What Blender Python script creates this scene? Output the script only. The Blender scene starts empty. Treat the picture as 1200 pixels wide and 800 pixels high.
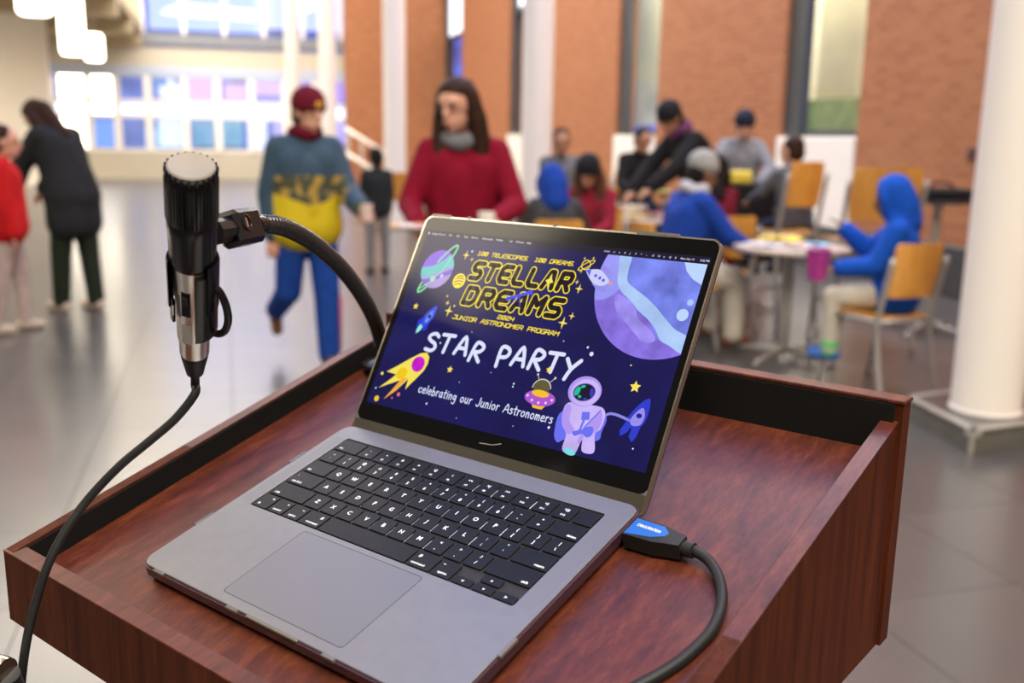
import bpy, bmesh, math, random
from mathutils import Vector, Matrix, Euler
random.seed(7)
SC = bpy.context.scene
COL = SC.collection
PI = math.pi
# ------------------------------------------------------------------ camera
FPX = 1148.05
R_RIGHT = Vector((0.99987, 0.0032, 0.0157)).normalized()
CAM = Vector((0, 0, 1.40))
ROWS = [(0.999870, 0.003287, 0.015731), (0.016070, -0.204521, -0.978730), (0.0, 0.978857, -0.204548)]
cd = bpy.data.cameras.new('camera'); cam = bpy.data.objects.new('camera', cd); COL.objects.link(cam)
_r, _d, _f = [Vector(r).normalized() for r in ROWS]
_m = Matrix((( _r.x, -_d.x, -_f.x), (_r.y, -_d.y, -_f.y), (_r.z, -_d.z, -_f.z)))
cam.matrix_world = Matrix.Translation(CAM) @ _m.to_4x4()
cd.sensor_width = 36; cd.lens = FPX * 36 / 1200
cd.clip_start = 0.02; cd.clip_end = 300
cd.dof.use_dof = True; cd.dof.focus_distance = 0.73; cd.dof.aperture_fstop = 5.0
SC.camera = cam
# ------------------------------------------------------------------ world, exposure
w = bpy.data.worlds.new('dusk'); SC.world = w; w.use_nodes = True
bg = w.node_tree.nodes['Background']
WORLD_COL = (0.33, 0.42, 1.0); WORLD_STR = 2.6
bg.inputs[0].default_value = (*WORLD_COL, 1); bg.inputs[1].default_value = WORLD_STR
SC.view_settings.view_transform = 'Standard'; SC.view_settings.look = 'None'
SC.view_settings.exposure = 0.0; SC.view_settings.gamma = 1; SC.view_settings.use_curve_mapping = False
# ------------------------------------------------------------------ room frame
PSI = math.radians(16.2)
def RU(u, v, z=0.0):
    return Vector((u*math.cos(PSI) - v*math.sin(PSI), u*math.sin(PSI) + v*math.cos(PSI), z))
def area(name, loc, size, size_y, power, col, aim=(0, 0, -1), rot=None):
    l = bpy.data.lights.new(name, 'AREA'); l.shape = 'RECTANGLE'; l.size = size; l.size_y = size_y
    l.energy = power; l.color = col
    o = bpy.data.objects.new(name, l); COL.objects.link(o); o.location = loc
    o.rotation_euler = Vector(aim).to_track_quat('-Z', 'Y').to_euler()
    return o
WARM = (1.0, 0.86, 0.68); NEUT = (1.0, 0.93, 0.84)
area('added_ceiling_fill', RU(-1, 22, 8.6), 8, 13, 2300, (1.0, .90, .76))  # added overhead fill for the far hall, no fitting in view
area('added_ceiling_fill', RU(0, -3, 8.6), 6, 5, 1750, (1.0, .89, .74))  # added fill behind the camera, brightens the near column
area('added_ceiling_fill', RU(-8, 9, 8.6), 4, 12, 900, WARM)  # added warm fill over the left side, source unseen
area('added_wall_wash', RU(4.9, 12, 8.4), 20, .8, 1450, NEUT, (math.cos(PSI)*0.35, math.sin(PSI)*0.35, -1))  # added wash to brighten the bricks, no lamp visible there
area('added_wall_wash', RU(-15, 25.2, 4.1), 7, .6, 1100, (1.0, .92, .78), (-math.sin(PSI), math.cos(PSI), -1))  # added to whiten the left wall and the floor near it
area('added_entrance_fill', RU(-13.5, 22, 4.15), 4, 10, 5200, (1.0, 0.84, 0.60))  # added warm source for the bright left bay and its floor streak
area('added_entrance_fill', RU(-4, 27.5, 8.2), 12, 3, 1100, (1.0, 0.92, 0.80), (-.25, 0.9, -1))  # added fill on the entrance front, out of view

# ------------------------------------------------------------------ materials
def lin(c):
    return tuple(((x/255)/12.92 if x/255 <= 0.04045 else ((x/255+0.055)/1.055)**2.4) for x in c)
MATS = {}
def mat(name, col, rough=0.5, metal=0.0, spec=0.5, emit=None, es=1.0, noise=None, bump=None, coat=0, coatr=.1):
    if name in MATS: return MATS[name]
    m = bpy.data.materials.new(name); m.use_nodes = True; nt = m.node_tree
    b = nt.nodes['Principled BSDF']
    b.inputs['Base Color'].default_value = (*col, 1); b.inputs['Roughness'].default_value = rough
    b.inputs['Metallic'].default_value = metal; b.inputs['Specular IOR Level'].default_value = spec
    b.inputs['Coat Weight'].default_value = coat; b.inputs['Coat Roughness'].default_value = coatr
    if emit is not None:
        b.inputs['Emission Color'].default_value = (*emit, 1); b.inputs['Emission Strength'].default_value = es
    tc = nt.nodes.new('ShaderNodeTexCoord')
    if noise:  # (scale, amount)
        n = nt.nodes.new('ShaderNodeTexNoise'); n.inputs['Scale'].default_value = noise[0]; n.inputs['Detail'].default_value = 4
        nt.links.new(tc.outputs['Object'], n.inputs['Vector'])
        r = nt.nodes.new('ShaderNodeValToRGB'); a = noise[1]
        r.color_ramp.elements[0].color = (*[c*(1-a) for c in col], 1); r.color_ramp.elements[1].color = (*[min(1, c*(1+a)) for c in col], 1)
        r.color_ramp.elements[0].position = .3; r.color_ramp.elements[1].position = .7
        nt.links.new(n.outputs[0], r.inputs[0])
        nt.links.new(r.outputs[0], b.inputs['Base Color'])
        if emit is not None: nt.links.new(r.outputs[0], b.inputs['Emission Color'])
    if bump:
        n = nt.nodes.new('ShaderNodeTexNoise'); n.inputs['Scale'].default_value = bump[0]; n.inputs['Detail'].default_value = 3
        nt.links.new(tc.outputs['Object'], n.inputs['Vector'])
        bp = nt.nodes.new('ShaderNodeBump'); bp.inputs['Strength'].default_value = bump[1]; bp.inputs['Distance'].default_value = .002
        nt.links.new(n.outputs[0], bp.inputs['Height']); nt.links.new(bp.outputs[0], b.inputs['Normal'])
    MATS[name] = m; return m
def ramp(nt, fac, stops):
    r = nt.nodes.new('ShaderNodeValToRGB'); e = r.color_ramp.elements
    while len(e) < len(stops): e.new(0.5)
    for k, (p, c) in enumerate(stops): e[k].position = p; e[k].color = (*c, 1)
    nt.links.new(fac, r.inputs[0]); return r
def wood(name, scale, dark, mid, light, rough=.28, coat=.0, warp=3.0, spec=.38):
    m = bpy.data.materials.new(name); m.use_nodes = True; nt = m.node_tree; b = nt.nodes['Principled BSDF']
    tc = nt.nodes.new('ShaderNodeTexCoord'); mp = nt.nodes.new('ShaderNodeMapping'); mp.inputs['Scale'].default_value = scale
    nt.links.new(tc.outputs['Object'], mp.inputs[0])
    n1 = nt.nodes.new('ShaderNodeTexNoise'); n1.inputs['Scale'].default_value = 2.2; n1.inputs['Detail'].default_value = 9; n1.inputs['Roughness'].default_value = .62; n1.inputs['Distortion'].default_value = warp*.25
    nt.links.new(mp.outputs[0], n1.inputs['Vector'])
    n2 = nt.nodes.new('ShaderNodeTexNoise'); n2.inputs['Scale'].default_value = 11; n2.inputs['Detail'].default_value = 6; n2.inputs['Roughness'].default_value = .7
    nt.links.new(mp.outputs[0], n2.inputs['Vector'])
    mx = nt.nodes.new('ShaderNodeMix'); mx.data_type = 'FLOAT'; mx.inputs[0].default_value = .38
    nt.links.new(n1.outputs[0], mx.inputs[2]); nt.links.new(n2.outputs[0], mx.inputs[3])
    r = ramp(nt, mx.outputs[0], [(.36, dark), (.5, mid), (.63, light)])
    nt.links.new(r.outputs[0], b.inputs['Base Color'])
    b.inputs['Roughness'].default_value = rough; b.inputs['Coat Weight'].default_value = coat; b.inputs['Coat Roughness'].default_value = .22
    b.inputs['Specular IOR Level'].default_value = spec
    bp = nt.nodes.new('ShaderNodeBump'); bp.inputs['Strength'].default_value = .12; bp.inputs['Distance'].default_value = .0006
    nt.links.new(n2.outputs[0], bp.inputs['Height']); nt.links.new(bp.outputs[0], b.inputs['Normal'])
    return m
WD, WM, WL = (.034, .007, .003), (.070, .0145, .006), (.118, .029, .0115)
M_WOOD_TRAY = wood('mahogany laminate, grain along the depth', (34, 1.5, 34), WD, WM, WL, .42, .10, 1.2)
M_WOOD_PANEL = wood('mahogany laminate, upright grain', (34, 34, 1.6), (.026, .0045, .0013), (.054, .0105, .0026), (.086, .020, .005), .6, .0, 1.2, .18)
M_BLACK = mat('matt black paint', (.006, .006, .006), .75, spec=.15)
M_SILVER = mat('silver painted metal', (.80, .76, .70), .24, .95, noise=(60, .06))
M_ALU = mat('space grey aluminium', (.25, .25, .25), .45, .8, noise=(90, .03), bump=(1500, .04))
M_ALU_PAD = mat('trackpad glass, matt grey', (.22, .222, .23), .42, .75)
M_RIM = mat('bare aluminium rim', (.75, .70, .60), .25, 1.0)
M_CHIN = mat('dark hinge band', (.085, .080, .062), .35, .6)
M_CASE = mat('tinted hard shell case', (.045, .018, .028), .25, .0, .6)  # shadow and purple reflection on the clear case are put into this colour
M_KEY = mat('black keycap', (.006, .0065, .008), .42, 0, .22, noise=(300, .15), bump=(2500, .05))
M_WELL = mat('keyboard well black', (.008, .008, .010), .6)
M_LEGEND = mat('backlit key legend', (.85, .88, .95), .5, emit=(.85, .9, 1), es=.4)
M_BACKL = mat('keyboard backlight', (.7, .8, 1), .5, emit=(.7, .82, 1), es=.6)
M_GLASS_BLK = mat('display glass black', (.004, .004, .005), .12, 0, .45, bump=(35, .02))
M_RUB = mat('black rubber', (.014, .0145, .016), .5, 0, .3)
M_PLA = mat('black plastic', (.007, .0075, .009), .25, 0, .28)
M_GOOSE = mat('black chromed gooseneck', (.045, .045, .048), .17, .6)
M_GRILLE = mat('perforated speaker grille', (.235, .235, .237), .5, .8)
M_WHITE = mat('white paint', (.88, .85, .80), .45)
M_CREAM = mat('cream plaster', (.72, .68, .58), .6, noise=(2, .04))
M_GREYTUBE = mat('grey powder coated tube', (.36, .35, .33), .38, .35)
M_PLY = wood('golden beech ply', (10, 10, 1.5), (.50, .23, .035), (.62, .30, .055), (.72, .37, .08), .4, .1)
M_DARKFRAME = mat('dark grey window frame', (.055, .062, .068), .4, .3)
M_SKIN = mat('skin light', (.62, .34, .24), .5)
M_SKIN2 = mat('skin tan', (.40, .20, .12), .5)
M_SKIN3 = mat('skin brown', (.22, .10, .055), .5)
M_HAIR = mat('dark brown hair', (.030, .013, .008), .6, spec=.15, noise=(60, .4))
M_HAIRB = mat('black hair', (.010, .008, .008), .6, spec=.15, noise=(60, .4))
def fab(name, col, n=.12): return mat('fabric ' + name, col, .85, noise=(18, n), spec=.2)

# ------------------------------------------------------------------ mesh helpers
class MB:
    def __init__(s): s.v = []; s.f = []
    def add(s, vs, fs):
        o = len(s.v); s.v += [tuple(x) for x in vs]; s.f += [tuple(i+o for i in f) for f in fs]; return s
    def box(s, x0, x1, y0, y1, z0, z1, bv=0.0):
        if bv <= 0:
            vs = [(x, y, z) for z in (z0, z1) for y in (y0, y1) for x in (x0, x1)]
            return s.add(vs, [(0, 2, 3, 1), (4, 5, 7, 6), (0, 1, 5, 4), (2, 6, 7, 3), (0, 4, 6, 2), (1, 3, 7, 5)])
        b = bv; vs = []; c = []
        for sx in (0, 1):
            for sy in (0, 1):
                for sz in (0, 1):
                    X, Y, Z = (x0, x1)[sx], (y0, y1)[sy], (z0, z1)[sz]
                    dx, dy, dz = (b, -b)[sx], (b, -b)[sy], (b, -b)[sz]
                    vs += [(X, Y+dy, Z+dz), (X+dx, Y, Z+dz), (X+dx, Y+dy, Z)]
        bm = bmesh.new()
        for v in vs: bm.verts.new(v)
        bmesh.ops.convex_hull(bm, input=list(bm.verts)); bm.verts.ensure_lookup_table(); bm.verts.index_update()
        s.add([v.co[:] for v in bm.verts], [[v.index for v in f.verts] for f in bm.faces]); bm.free(); return s
    def tube(s, pts, r, n=12, caps=True, rf=None):
        pts = [Vector(p) for p in pts]; rings = []; up = None; vs = []; fs = []
        for i, p in enumerate(pts):
            t = (pts[min(i+1, len(pts)-1)] - pts[max(i-1, 0)]).normalized()
            if up is None:
                up = Vector((0, 0, 1)) if abs(t.z) < .9 else Vector((1, 0, 0))
            sd = t.cross(up).normalized(); up = sd.cross(t).normalized()
            rr = rf(i) if rf else (r[i] if isinstance(r, (list, tuple)) else r)
            for k in range(n):
                a = 2*PI*k/n; vs.append(p + (sd*math.cos(a) + up*math.sin(a))*rr)
        for i in range(len(pts)-1):
            for k in range(n):
                a, b = i*n+k, i*n+(k+1) % n; fs.append((a, b, b+n, a+n))
        if caps: fs += [tuple(range(n))[::-1], tuple(range((len(pts)-1)*n, len(pts)*n))]
        return s.add(vs, fs)
    def lathe(s, prof, n=32, M=None, a0=0.0, a1=2*PI, rmod=None, caps=True):
        full = abs(a1-a0-2*PI) < 1e-6; m = n if full else n+1; vs = []; fs = []
        for (r, z) in prof:
            for k in range(m):
                a = a0+(a1-a0)*k/n; rr = r*(rmod(a, z) if rmod else 1); vs.append(Vector((rr*math.cos(a), rr*math.sin(a), z)))
        for i in range(len(prof)-1):
            for k in range(n):
                a, b = i*m+k, i*m+(k+1) % m; fs.append((a, b, b+m, a+m))
        if full and caps: fs += [tuple(range(m))[::-1], tuple(range((len(prof)-1)*m, len(prof)*m))]
        if M: vs = [M @ v for v in vs]
        return s.add(vs, fs)
    def prism(s, loop, z0, z1, M=None):
        n = len(loop); vs = [Vector((x, y, z0)) for x, y in loop] + [Vector((x, y, z1)) for x, y in loop]
        if M: vs = [M @ v for v in vs]
        fs = [tuple(range(n))[::-1], tuple(range(n, 2*n))] + [(k, (k+1) % n, (k+1) % n+n, k+n) for k in range(n)]
        return s.add(vs, fs)
    def sphere(s, c, r, sc=(1, 1, 1), n=12):
        vs = []; fs = []; c = Vector(c)
        for i in range(1, n):
            for k in range(2*n):
                th, ph = PI*i/n, PI*k/n
                vs.append(c + Vector((r*sc[0]*math.sin(th)*math.cos(ph), r*sc[1]*math.sin(th)*math.sin(ph), r*sc[2]*math.cos(th))))
        m = 2*n; vs += [c+Vector((0, 0, r*sc[2])), c-Vector((0, 0, r*sc[2]))]; T, B = len(vs)-2, len(vs)-1
        for i in range(n-2):
            for k in range(m): fs.append((i*m+k, (i+1)*m+k, (i+1)*m+(k+1) % m, i*m+(k+1) % m))
        for k in range(m): fs.append((T, k, (k+1) % m)); fs.append((B, (n-2)*m+(k+1) % m, (n-2)*m+k))
        return s.add(vs, fs)
    def mesh(s, name):
        me = bpy.data.meshes.new(name); me.from_pydata([tuple(v) for v in s.v], [], s.f); me.update(); return me
def link(name, me, m=None, parent=None, smooth=False):
    o = bpy.data.objects.new(name, me); COL.objects.link(o)
    if m is not None and not me.materials: me.materials.append(m)
    if smooth:
        for p in me.polygons: p.use_smooth = True
    if parent is not None: o.parent = parent
    return o
def obj(name, mb, m, parent=None, smooth=False, auto=None):
    me = mb.mesh(name)
    bm = bmesh.new(); bm.from_mesh(me); bmesh.ops.recalc_face_normals(bm, faces=bm.faces); bm.to_mesh(me); bm.free()
    o = link(name, me, m, parent, smooth or auto is not None)
    if auto is not None: me.set_sharp_from_angle(angle=math.radians(auto))
    return o
def tag(o, label=None, cat=None, group=None, kind=None):
    if label: o['label'] = label
    if cat: o['category'] = cat
    if group: o['group'] = group
    if kind: o['kind'] = kind
    return o
def empty(name, loc=(0, 0, 0), rot=(0, 0, 0), label=None, cat=None, group=None):
    o = bpy.data.objects.new(name, None); COL.objects.link(o); o.location = loc; o.rotation_euler = rot; o.empty_display_size = .1
    return tag(o, label, cat, group)
def rrect(x0, x1, y0, y1, r, n=8):
    pts = []
    for cx, cy, a0 in ((x1-r, y1-r, 0), (x0+r, y1-r, PI/2), (x0+r, y0+r, PI), (x1-r, y0+r, 1.5*PI)):
        for k in range(n+1): a = a0+PI/2*k/n; pts.append((cx+r*math.cos(a), cy+r*math.sin(a)))
    return pts
def catmull(P, n=8, closed=False):
    P = [Vector(p) for p in P]; out = []
    N = len(P)
    for i in range(N-1 if not closed else N):
        a, b, c, d = (P[(i-1) % N], P[i], P[(i+1) % N], P[(i+2) % N]) if closed else (P[max(i-1, 0)], P[i], P[i+1], P[min(i+2, N-1)])
        for k in range(n):
            t = k/n; out.append(.5*((2*b)+(-a+c)*t+(2*a-5*b+4*c-d)*t*t+(-a+3*b-3*c+d)*t**3))
    if not closed: out.append(P[-1])
    return out
def at(px, py, Y):     # world point seen at a pixel of the 1200x800 photograph, at forward distance Y
    d = _r*((px-600)/FPX) + _d*((py-400)/FPX) + _f
    return CAM + d*(Y/d.y)
def ray_room_u(px, py, u):      # hit with the wall plane u = const of the room frame
    d = _r*((px-600)/FPX) + _d*((py-400)/FPX) + _f
    du = d.x*math.cos(PSI)+d.y*math.sin(PSI); dv = -d.x*math.sin(PSI)+d.y*math.cos(PSI); t = u/du
    return t*dv, CAM.z+d.z*t
def ray_room_v(px, py, v):
    d = _r*((px-600)/FPX) + _d*((py-400)/FPX) + _f
    du = d.x*math.cos(PSI)+d.y*math.sin(PSI); dv = -d.x*math.sin(PSI)+d.y*math.cos(PSI); t = v/dv
    return t*du, CAM.z+d.z*t
def struct(name, mb, m, auto=None):
    o = obj(name, mb, m, auto=auto); o.rotation_euler = (0, 0, PSI); o['kind'] = 'structure'; return o
def ground(px, py, h=0):
    d = _r*((px-600)/FPX) + _d*((py-400)/FPX) + _f
    return CAM + d*((h-CAM.z)/d.z)

# ================================================================== STRUCTURE
WU = 6.53          # brick wall plane
VF = 31.4          # entrance front plane
# --- floor
def floor_mat(name, joints):
    m = bpy.data.materials.new(name); m.use_nodes = True; nt = m.node_tree; b = nt.nodes['Principled BSDF']
    tc = nt.nodes.new('ShaderNodeTexCoord')
    n = nt.nodes.new('ShaderNodeTexNoise'); n.inputs['Scale'].default_value = 1.3; n.inputs['Detail'].default_value = 8
    nt.links.new(tc.outputs['Object'], n.inputs['Vector'])
    r = ramp(nt, n.outputs[0], [(.3, (.058, .058, .060)), (.7, (.085, .083, .083))])
    nt.links.new(r.outputs[0], b.inputs['Base Color']); b.inputs['Specular IOR Level'].default_value = .5
    b.inputs['Roughness'].default_value = .30; b.inputs['Coat Weight'].default_value = .3; b.inputs['Coat Roughness'].default_value = .17; b.inputs['Coat IOR'].default_value = 1.7
    if joints:
        br = nt.nodes.new('ShaderNodeTexBrick'); br.offset = 0; br.inputs['Scale'].default_value = 1; br.inputs['Brick Width'].default_value = .61; br.inputs['Row Height'].default_value = .61
        br.inputs['Mortar Size'].default_value = .004; br.inputs['Color2'].default_value = (1, 1, 1, 1); br.inputs['Color1'].default_value = (1, 1, 1, 1); br.inputs['Mortar'].default_value = (.4, .4, .4, 1)
        mp = nt.nodes.new('ShaderNodeMapping'); mp.inputs['Location'].default_value = (-.59, -.565, 0)
        nt.links.new(tc.outputs['Object'], mp.inputs[0]); nt.links.new(mp.outputs[0], br.inputs['Vector'])
        mm = nt.nodes.new('ShaderNodeMix'); mm.data_type = 'RGBA'; mm.blend_type = 'MULTIPLY'; mm.inputs[0].default_value = 1
        nt.links.new(r.outputs[0], mm.inputs[6]); nt.links.new(br.outputs[0], mm.inputs[7]); nt.links.new(mm.outputs[2], b.inputs['Base Color'])
    return m
M_FLOOR = floor_mat('polished grey floor tile', False); M_FLOORJ = floor_mat('polished grey floor tile, far', True)
M_GROUT = mat('dark grout', (.03, .03, .032), .9, spec=.1)
V0, V1 = .565-.61*7, .565+.61*16
U0, U1 = .59-.61*17, .59+.61*10
floor = struct('floor', MB().box(-26, 7, -9, V1, -.2, -.006), M_GROUT)
struct('floor_far', MB().box(-26, 7, V1, VF+.3, -.2, 0), M_FLOORJ).name = 'floor'
struct('floor', MB().box(-26, U0, -9, V1, -.0055, 0), M_FLOORJ)
tm = MB().box(.0015, .6085, .0015, .6085, -.0058, 0).mesh('floor_tile')
tm.materials.append(M_FLOOR)
cells = []
for i in range(-17, 10):
    for j in range(-7, 16):
        u, v = .59+.61*i, .565+.61*j
        if u+.61 > 7: continue
        p = RU(u+.305, v+.305); 
        ok = p.y > .8 and abs(p.x) < p.y*.62+.7
        cells.append((0 if ok else 1, p.length, u, v))
cells.sort(); rest = MB()
for k, (_, _, u, v) in enumerate(cells):
    if k < 280:
        o = bpy.data.objects.new('floor_tile', tm); COL.objects.link(o); o.parent = floor; o.location = (u, v, 0)
    else: rest.box(u+.0015, u+.6085, v+.0015, v+.6085, -.0058, 0)
o = obj('floor_tile', rest, M_FLOOR, floor); o['kind'] = 'stuff'

# --- brick walls
def brick_mat():
    m = bpy.data.materials.new('orange red brickwork'); m.use_nodes = True; nt = m.node_tree; b = nt.nodes['Principled BSDF']
    tc = nt.nodes.new('ShaderNodeTexCoord'); sp = nt.nodes.new('ShaderNodeSeparateXYZ'); nt.links.new(tc.outputs['Object'], sp.inputs[0])
    ad = nt.nodes.new('ShaderNodeMath'); nt.links.new(sp.outputs[0], ad.inputs[0]); nt.links.new(sp.outputs[1], ad.inputs[1])
    cb = nt.nodes.new('ShaderNodeCombineXYZ'); nt.links.new(ad.outputs[0], cb.inputs[0]); nt.links.new(sp.outputs[2], cb.inputs[1])
    br = nt.nodes.new('ShaderNodeTexBrick'); nt.links.new(cb.outputs[0], br.inputs['Vector']); br.inputs['Scale'].default_value = 1
    br.inputs['Brick Width'].default_value = .203; br.inputs['Row Height'].default_value = .0677; br.inputs['Mortar Size'].default_value = .006
    br.inputs['Color1'].default_value = (.40, .150, .060, 1); br.inputs['Color2'].default_value = (.32, .105, .040, 1); br.inputs['Mortar'].default_value = (.36, .20, .11, 1)
    nt.links.new(br.outputs[0], b.inputs['Base Color']); b.inputs['Roughness'].default_value = .8
    bp = nt.nodes.new('ShaderNodeBump'); bp.inputs['Strength'].default_value = .5; bp.inputs['Distance'].default_value = .006; bp.invert = True
    nt.links.new(br.outputs['Fac'], bp.inputs['Height']); nt.links.new(bp.outputs[0], b.inputs['Normal'])
    return m
M_BRICK = brick_mat()
# window openings along the wall, from near to far: (px of near edge, px of far edge)
wins = []
for a, b in ((1007, 915), (770, 722), (622, 596), (541, 519)):
    va, _ = ray_room_u(a, 120, WU); vb, _ = ray_room_u(b, 120, WU); wins.append((va, vb))
HW = 8.8
SILL = 1.45
TOPW = 4.30
edges = [-9.0]
for va, vb in wins: edges += [va, vb]
edges.append(ray_room_u(512, 120, WU)[0]+3.0)
mb = MB()
for k in range(0, len(edges), 2): mb.box(WU, WU+.35, edges[k], edges[k+1], 0, HW)
for k, (va, vb) in enumerate(wins): mb.box(WU, WU+.35, va, vb, 7.6, HW)
wall_right = struct('wall_right', mb, M_BRICK)
# pier of redder brick that closes the wall at the entrance
ua, _ = ray_room_v(406, 120, 30.6); ub, _ = ray_room_v(452, 120, 30.6)
struct('wall_back', MB().box(ua, WU, 30.6, 31.1, 0, HW), M_BRICK)
M_LITROOM = mat('pale olive painted wall', (.62, .60, .42), .7)
M_FOLI = mat('green hedge outside', (.10, .16, .05), .9, noise=(3, .5))
M_PANE = bpy.data.materials.new('clear window glass'); M_PANE.use_nodes = True
nt = M_PANE.node_tree; nt.nodes.clear(); _o = nt.nodes.new('ShaderNodeOutputMaterial'); _t = nt.nodes.new('ShaderNodeBsdfTransparent'); _g = nt.nodes.new('ShaderNodeBsdfGlossy'); _x = nt.nodes.new('ShaderNodeMixShader')
_g.inputs['Roughness'].default_value = .03; _t.inputs[0].default_value = (.93, .95, .97, 1); _x.inputs[0].default_value = .07
nt.links.new(_t.outputs[0], _x.inputs[1]); nt.links.new(_g.outputs[0], _x.inputs[2]); nt.links.new(_x.outputs[0], _o.inputs[0])
M_SELFLIT = mat('self-glowing pale glazing', (.8, .85, .95), .5, emit=(.80, .88, 1.0), es=1.15)  # panes emit on their own; their brightness is put into the material
for k, (va, vb) in enumerate(wins):
    wn = empty('window_%d' % (k+1), RU(WU, va, 0), (0, 0, PSI)); wn['kind'] = 'structure'
    L = vb-va
    f = MB()
    f.box(.06, .16, L-(.36 if k == 0 else .30 if k == 1 else .22), L, SILL, 7.6); f.box(.10, .20, 0, .07, SILL, 7.6); f.box(.10, .2, 0, L, SILL, SILL+.08)
    f.box(.10, .2, 0, L, 4.2, 4.32)
    obj('frame', f, M_DARKFRAME, wn)
    obj('pane', MB().box(.155, .165, .07, L, SILL+.08, 4.2), M_PANE, wn)
    obj('pane', MB().box(.155, .165, .07, L, 4.32, 7.6), M_SELFLIT if k > 1 else M_PANE, wn)
    obj('sill_panel', MB().box(-.03, .2, 0, L, .25, SILL, .01), M_WHITE, wn)
# the rooms seen through the two near windows
M_ROOM2 = mat('dim grey room wall', (.12, .13, .11), .8)
for (va, vb) in wins[:2]:
    struct('wall_room', MB().box(WU+2.6, WU+2.7, va-4, vb+9, 1.7, 8) , M_LITROOM).name = 'wall_side'
    p = RU(WU+1.4, (va+vb)/2+2, 5.6); area('added_room_fill', p, 5, 1.0, 600, (1, .93, .72), (math.cos(PSI), math.sin(PSI), -.8))  # added lamp, brightens the room wall behind each window
va, vb = wins[0]
struct('wall_side', MB().box(WU+2.5, WU+2.6, va-3, vb+9, 0, 2.05), M_FOLI)
for (va, vb) in wins[2:]:
    struct('wall_side', MB().box(WU+1.2, WU+1.3, va-2, vb+2, 0, 8), M_ROOM2)
# dark base along the brick wall
struct('baseboard_right', MB().box(WU-.12, WU, -9, 14, 0, .47, .01), mat('dark grey base panel', (.035, .037, .04), .45))
# --- left wall, ceiling, skylight
struct('wall_back', MB().box(-26, 7, -9.3, -9, 0, HW), M_CREAM)
struct('wall_left', MB().box(-26.3, -26, -9, VF+.3, 0, HW), M_CREAM)
for (a, b, c, d) in ((-26, -2.3, -9, VF), (-2.3, 7, -9, 2.0), (-2.3, 7, 13.5, VF)):
    struct('ceiling', MB().box(a, b, c, d, HW, HW+.2), mat('brown grey ceiling', (.20, .165, .125), .8))
sk = empty('window_9', RU(-2.3, 2.0, HW), (0, 0, PSI)); sk['kind'] = 'structure'; sk.name = 'window_skylight'
fm = MB()
for x in range(5): fm.box(x*2.28-.04, x*2.28+.04, 0, 11.5, 0, .14)
for y in range(6): fm.box(0, 9.2, y*2.3-.04, y*2.3+.04, .02, .12)
obj('frame', fm, M_WHITE, sk)
obj('pane', MB().box(0, 9.2, 0, 11.5, .16, .17), M_PANE, sk)
# --- entrance front
def FV(px, py): return ray_room_v(px, py, VF)
M_SOFF = mat('beige soffit', (.50, .42, .27), .7)
def zf(py): return FV(230, py)[1]
uL, uR = FV(-60, 150)[0], FV(412, 150)[0]
mb = MB(); mb.box(uL-8, uR+3, VF, VF+.25, 0, zf(178), .0); mb.box(uL-8, uR+3, VF, VF+.25, zf(79), zf(56)); mb.box(uL-8, uR+3, VF, VF+.25, 7.9, HW)
struct('wall_front', mb, mat('cream entrance wall', (.50, .46, .38), .6))
struct('trim_1', MB().box(FV(166, 40)[0], uR+3, VF-.1, VF+.25, zf(54), zf(41)), mat('grey spandrel strip', (.20, .21, .24), .5))
struct('trim_2', MB().box(uL-8, uR+3, VF-.05, VF+.2, zf(92), zf(79)), mat('pale blue lintel', (.42, .48, .62), .5))
struct('trim_3', MB().box(uL-8, FV(166, 40)[0], VF-.1, VF+.25, zf(56), 8.0), M_SOFF)
M_GLOWP = mat('self-glowing warm glazing', (.9, .85, .75), .5, emit=(1.0, .91, .72), es=7.0)  # panes glow themselves in place of warm lamps beyond the glass
mull = [62, 100, 133, 170, 213, 251, 291, 331, 366, 412]
for i in range(len(mull)-1):
    a, b = FV(mull[i], 130)[0], FV(mull[i+1], 130)[0]
    wn = empty('window_%d' % (10+i), RU(a, VF, 0), (0, 0, PSI)); wn['kind'] = 'structure'
    L = b-a
    f = MB(); f.box(0, .20 if i > 0 else .06, -.05, .2, zf(178), zf(90)); f.box(0, L, 0, .15, zf(139), zf(135)); f.box(0, L, 0, .15, zf(122), zf(118)); f.box(.2, L, 0, .15, zf(178), zf(175))
    obj('frame', f, M_WHITE, wn)
    for z0, z1 in ((175, 139), (135, 122), (118, 92)):
        obj('pane', MB().box(.2, L, .06, .07, zf(z0), zf(z1)), M_GLOWP if i == 0 or (i < 2 and z0 != 175) else M_PANE, wn)
a, b = FV(166, 20)[0], uR+2
wn = empty('window_20', RU(a, VF, 0), (0, 0, PSI)); wn['kind'] = 'structure'
f = MB()
for k in range(8): f.box((b-a)*k/7-.05, (b-a)*k/7+.05, 0, .15, zf(41), 7.9)
obj('frame', f, M_WHITE, wn)
for k in range(7): obj('pane', MB().box((b-a)*k/7+.05, (b-a)*(k+1)/7-.05, .05, .06, zf(41), 7.9), M_PANE, wn)
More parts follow.
